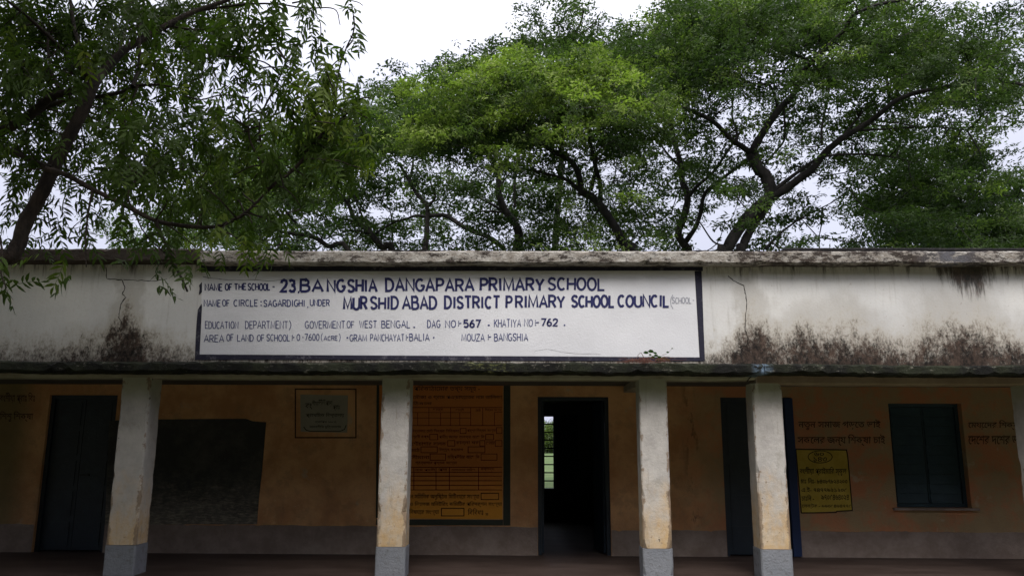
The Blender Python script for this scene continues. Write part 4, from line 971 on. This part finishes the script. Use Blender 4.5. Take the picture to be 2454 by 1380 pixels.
LQ = np.array([(px + (qx - px) * t, py + (qy - py) * t, r0) for (pts, r0, r1, a_, b_) in NL if r0 > 6.5 for (px, py), (qx, qy) in zip(pts[:-1], pts[1:]) for t in (0, .2, .4, .6, .8)])
for i in range(k):
    dd = np.hypot(LQ[:, 0] - ncl[i, 0], LQ[:, 1] - ncl[i, 1]) - LQ[:, 2]
    if dd.min() < 32 and nr.random() < .9: ndep[i] = 6.2 + abs(nr.normal(0, .6))
ndep[-len(ex):] = nr.uniform(4.7, 5.3, len(ex))
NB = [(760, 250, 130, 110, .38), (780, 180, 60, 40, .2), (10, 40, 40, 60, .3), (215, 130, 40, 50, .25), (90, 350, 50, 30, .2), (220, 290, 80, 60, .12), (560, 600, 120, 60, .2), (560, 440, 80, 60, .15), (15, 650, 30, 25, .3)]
cp = atn(ncl[:, 0], ncl[:, 1], ndep)
P_all, Y_all, T_all = [], [], []
vs, fs = [], []
for a, c_, lv in grow(S, cp[:k - len(ex)], 1.0):
    dist = float(np.linalg.norm(a - c_))
    if dist > .9: a = c_ + (a - c_) * (.5 / dist); dist = .5
    mid = (a + c_) / 2 + nr.normal(0, .08, 3) * dist + np.array([0, 0, .05 * dist]); r = max(.0022, .0075 - .0011 * lv)
    A, Bq = catmull([a, mid, c_], [r, r * .8, r * .6], 4); tube_data(A, Bq, 4, vs, fs)
for i, c_ in enumerate(cp):
    solo = i >= k - len(ex); nl = 1 if solo else (2 + (nr.random() < .6))
    t = float(nr.normal(.36, .13))
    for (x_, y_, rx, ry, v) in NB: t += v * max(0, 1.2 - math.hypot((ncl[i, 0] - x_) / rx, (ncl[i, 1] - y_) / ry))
    for q in range(nl):
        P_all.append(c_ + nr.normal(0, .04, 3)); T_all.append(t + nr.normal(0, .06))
o = pyd('twigs', vs, fs, M['bark'], NE); o['kind'] = 'stuff'
P_all = np.array(P_all); T_all = np.clip(np.array(T_all), 0, 1); m = len(P_all)
RT = rot(nr.uniform(0, 2 * np.pi, m), nr.normal(.55, .5, m), nr.normal(0, .6, m)); SZ = nr.uniform(.15, .24, m)
# shift each leaf back by half its length so that it centres on its spot
P_all = P_all - np.einsum('nij,j->ni', RT, np.array([.5, 0, -.1])) * SZ[:, None]
order = np.argsort(P_all[:, 1] / SZ); near = order[:300]; far = order[300:]
nmesh = []
for q in range(12):
    t = NEEM[q % 6].astype(np.float32); me = bpy.data.meshes.new('leaf'); nv = len(t)
    me.from_pydata([tuple(v) for v in t], [], [(j, j + 1, j + 2, j + 3) for j in range(0, nv, 4)])
    a_ = me.attributes.new('tint', 'FLOAT', 'POINT'); a_.data.foreach_set('value', np.full(nv, [.2, .32, .48, .62][q // 3] if q < 12 else .4, np.float32))
    me.materials.append(M['neem_leaf']); nmesh.append(me)
for j in near:
    q = min(3, int(T_all[j] / .2)) * 3 + int(nr.integers(0, 3)) if T_all[j] < .8 else 11
    lf = bpy.data.objects.new('leaf', nmesh[min(q, 11)]); C.objects.link(lf); lf.parent = NE
    lf.matrix_world = Matrix.Translation(P_all[j]) @ Matrix(RT[j].tolist()).to_4x4() @ Matrix.Scale(float(SZ[j]), 4)
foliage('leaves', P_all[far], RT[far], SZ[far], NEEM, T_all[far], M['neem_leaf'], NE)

# the rest of the neem's crown, above and to the left of the picture
uc = nr.uniform([-11, 1.5, 4.6], [-1.6, 8.2, 9.0], (2300, 3)); fr_top = CAM_Z + uc[:, 1] * math.tan(R(33.5)) + .25
out_ = (uc[:, 2] > fr_top) | (uc[:, 0] < -.70 * uc[:, 1] - .5)
dens = np.clip(1.15 - np.abs(uc[:, 0] + 6.2) / 5.2, 0, 1); uc = uc[out_ & (nr.random(len(uc)) < dens)]
m = len(uc) * 9; up = np.repeat(uc, 9, 0) + nr.normal(0, .16, (m, 3)); sz = nr.uniform(.2, .3, m)
keep = (up[:, 2] > CAM_Z + up[:, 1] * math.tan(R(33)) + .2) | (up[:, 0] < -.68 * up[:, 1] - .35); up, sz = up[keep], sz[keep]; m = len(up)
foliage('leaves', up, rot(nr.uniform(0, 6.28, m), nr.normal(.5, .5, m), nr.normal(0, .6, m)), sz, NEEM, np.clip(nr.normal(.35, .1, m), 0, 1), M['neem_leaf'], NE)
for (d, dy, e_) in [(-5.5, 3.4, 8.2), (-2.4, 3.6, 8.0), (-8.5, 4.6, 7.4), (-6.5, 2.0, 6.8)]:
    tubes('limb', [([(-4.9, 5.0, 2.9), ((-4.7 + d) / 2, 4.5, (2.9 + e_) / 2 + .6), (d, dy, e_)], [.09, .06, .02])], M['bark'], NE, 7)

# ------------------------------------------------------------------ weed rooted on the ledge
WD = empty('weed_plant', label='small weed with dry reddish roots on the ledge under the name board', cat='plant')
Lr = []
for k in range(60):
    x = rnd.uniform(1505, 1615); y = 862 + rnd.uniform(-4, 8); L = rnd.uniform(10, 45) * (1 if rnd.random() < .6 else -1)
    yy2 = Y_LEDGE + rnd.uniform(-.02, .10)
    Lr.append(([at(x, y, yy2), at(x + L * .5, y - rnd.uniform(-3, 7), yy2 + .02), at(x + L, y + rnd.uniform(-3, 4), yy2)], [.003, .0025, .0015]))
for k in range(12):
    x = rnd.uniform(1507, 1545); Lr.append(([at(x, 858, Y_LEDGE + .01), at(x + 2, 864, Y_LEDGE - .015), at(x + rnd.uniform(-3, 3), 874, Y_LEDGE - .012)], [.003, .002, .001]))
o = tubes('dry_roots', Lr, M['dry_root'], WD, 4, 3, 0); o['kind'] = 'stuff'
tubes('stem', [([at(1555, 868, 8.92), at(1543, 856, 8.95), at(1536, 845, 8.95), at(1528, 852, 8.95)], [.005, .004, .003, .002])], M['dry_root'], WD, 5)
tubes('stem', [([at(1553, 868, 8.91), at(1553, 890, 8.885), at(1554, 900, 8.88)], [.004, .003, .002])], M['dry_root'], WD, 5)
tubes('stem', [([at(1570, 862, 8.93), at(1590, 850, 8.95), at(1600, 846, 8.95), at(1611, 834, 8.95)], [.003, .002, .0015, .001])], M['dry_root'], WD, 4)
for (a, b, s) in [(1548, 845, 7), (1560, 842, 8), (1570, 846, 5), (1572, 852, 6), (1580, 856, 6), (1565, 856, 6), (1590, 858, 6), (1600, 862, 6), (1575, 862, 5), (1600, 844, 4), (1611, 835, 2.5), (1585, 863, 6), (1558, 850, 4)]:
    P_ = [at(a - s, b, 8.93), at(a - s * .3, b - s * .6, 8.92), at(a + s * .5, b - s * .45, 8.92), at(a + s, b + s * .2, 8.93), at(a + s * .3, b + s * .4, 8.95), at(a - s * .4, b + s * .35, 8.95)]
    pyd('leaf', P_, [(0, 1, 2, 3, 4, 5)], M['weed_leaf'], WD)

# ------------------------------------------------------------------ what the rear window looks out on, and unseen trees added behind the camera
def simple_tree(name, label, x, y, h, rad, n, group, base=.35, tint=.3, low=.25, lsz=.8):
    t = empty(name, label=label, cat='tree', group=group)
    tubes('trunk', [([(x, y, -.2), (x + .2, y, h * .3), (x - .1, y + .1, h * .6), (x, y, h * .8)], [base, base * .8, base * .5, base * .2])], M['bark_far'], t, 8)
    L = []
    for k in range(7):
        a = k * .9 + x; L.append(([(x, y, h * (.35 + .05 * k)), (x + math.cos(a) * rad * .4, y + math.sin(a) * rad * .4, h * (.5 + .05 * k)), (x + math.cos(a) * rad * .8, y + math.sin(a) * rad * .8, h * (.55 + .05 * k))], [base * .4, base * .25, base * .1]))
    tubes('limb', L, M['bark_far'], t, 6, 4)
    c = nr.normal(0, 1, (n // 8, 3)); c /= np.linalg.norm(c, axis=1)[:, None]; c *= nr.uniform(.3, 1, (len(c), 1)) ** .4
    c = c * np.array([rad, rad, h * (1 - low) / 2]) + np.array([x, y, h * (1 + low) / 2])
    p = np.repeat(c, 8, 0) + nr.normal(0, rad * .11, (len(c) * 8, 3)); mm = len(p)
    foliage('crown', p, rot(nr.uniform(0, 6.28, mm), nr.normal(0, .6, mm), nr.normal(0, .6, mm)), nr.uniform(.6, 1.1, mm) * lsz, SPR, np.clip(nr.normal(tint, .1, mm), 0, 1), M['rain_leaf'], t)
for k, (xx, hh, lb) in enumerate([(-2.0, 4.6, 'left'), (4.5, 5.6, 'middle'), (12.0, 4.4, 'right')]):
    simple_tree('distant_tree', 'distant tree tinted pale for haze past the field, %s one of three seen through the rear window' % lb, xx * 1.0, 150 + k * 6, hh, 4.2, 1600, 'distant trees beyond the field', .2, .6, .02, .8)  # light leaf tint stands in for distance haze
YD = [(-30, -14, 13, 6.5, 'outermost left'), (-19, -18, 14, 6.5, 'second from left'), (-9, -19, 14.5, 6.5, 'third from left'), (1, -20, 15, 6.5, 'middle'), (11, -19, 14.5, 6.5, 'third from right'), (21, -18, 14, 6.5, 'second from right'), (31, -14, 13, 6.5, 'outermost right')]
for k, (x, y, h, r_, lb) in enumerate(YD):  # out of view, added to block low sky and darken the veranda
    simple_tree('low_sky_screen_tree', 'tall %s unseen tree added behind the viewer to block low sky' % lb, x, y, h, r_, 3600, 'unseen trees added to block low sky', .35, .3, .0, 2.5)
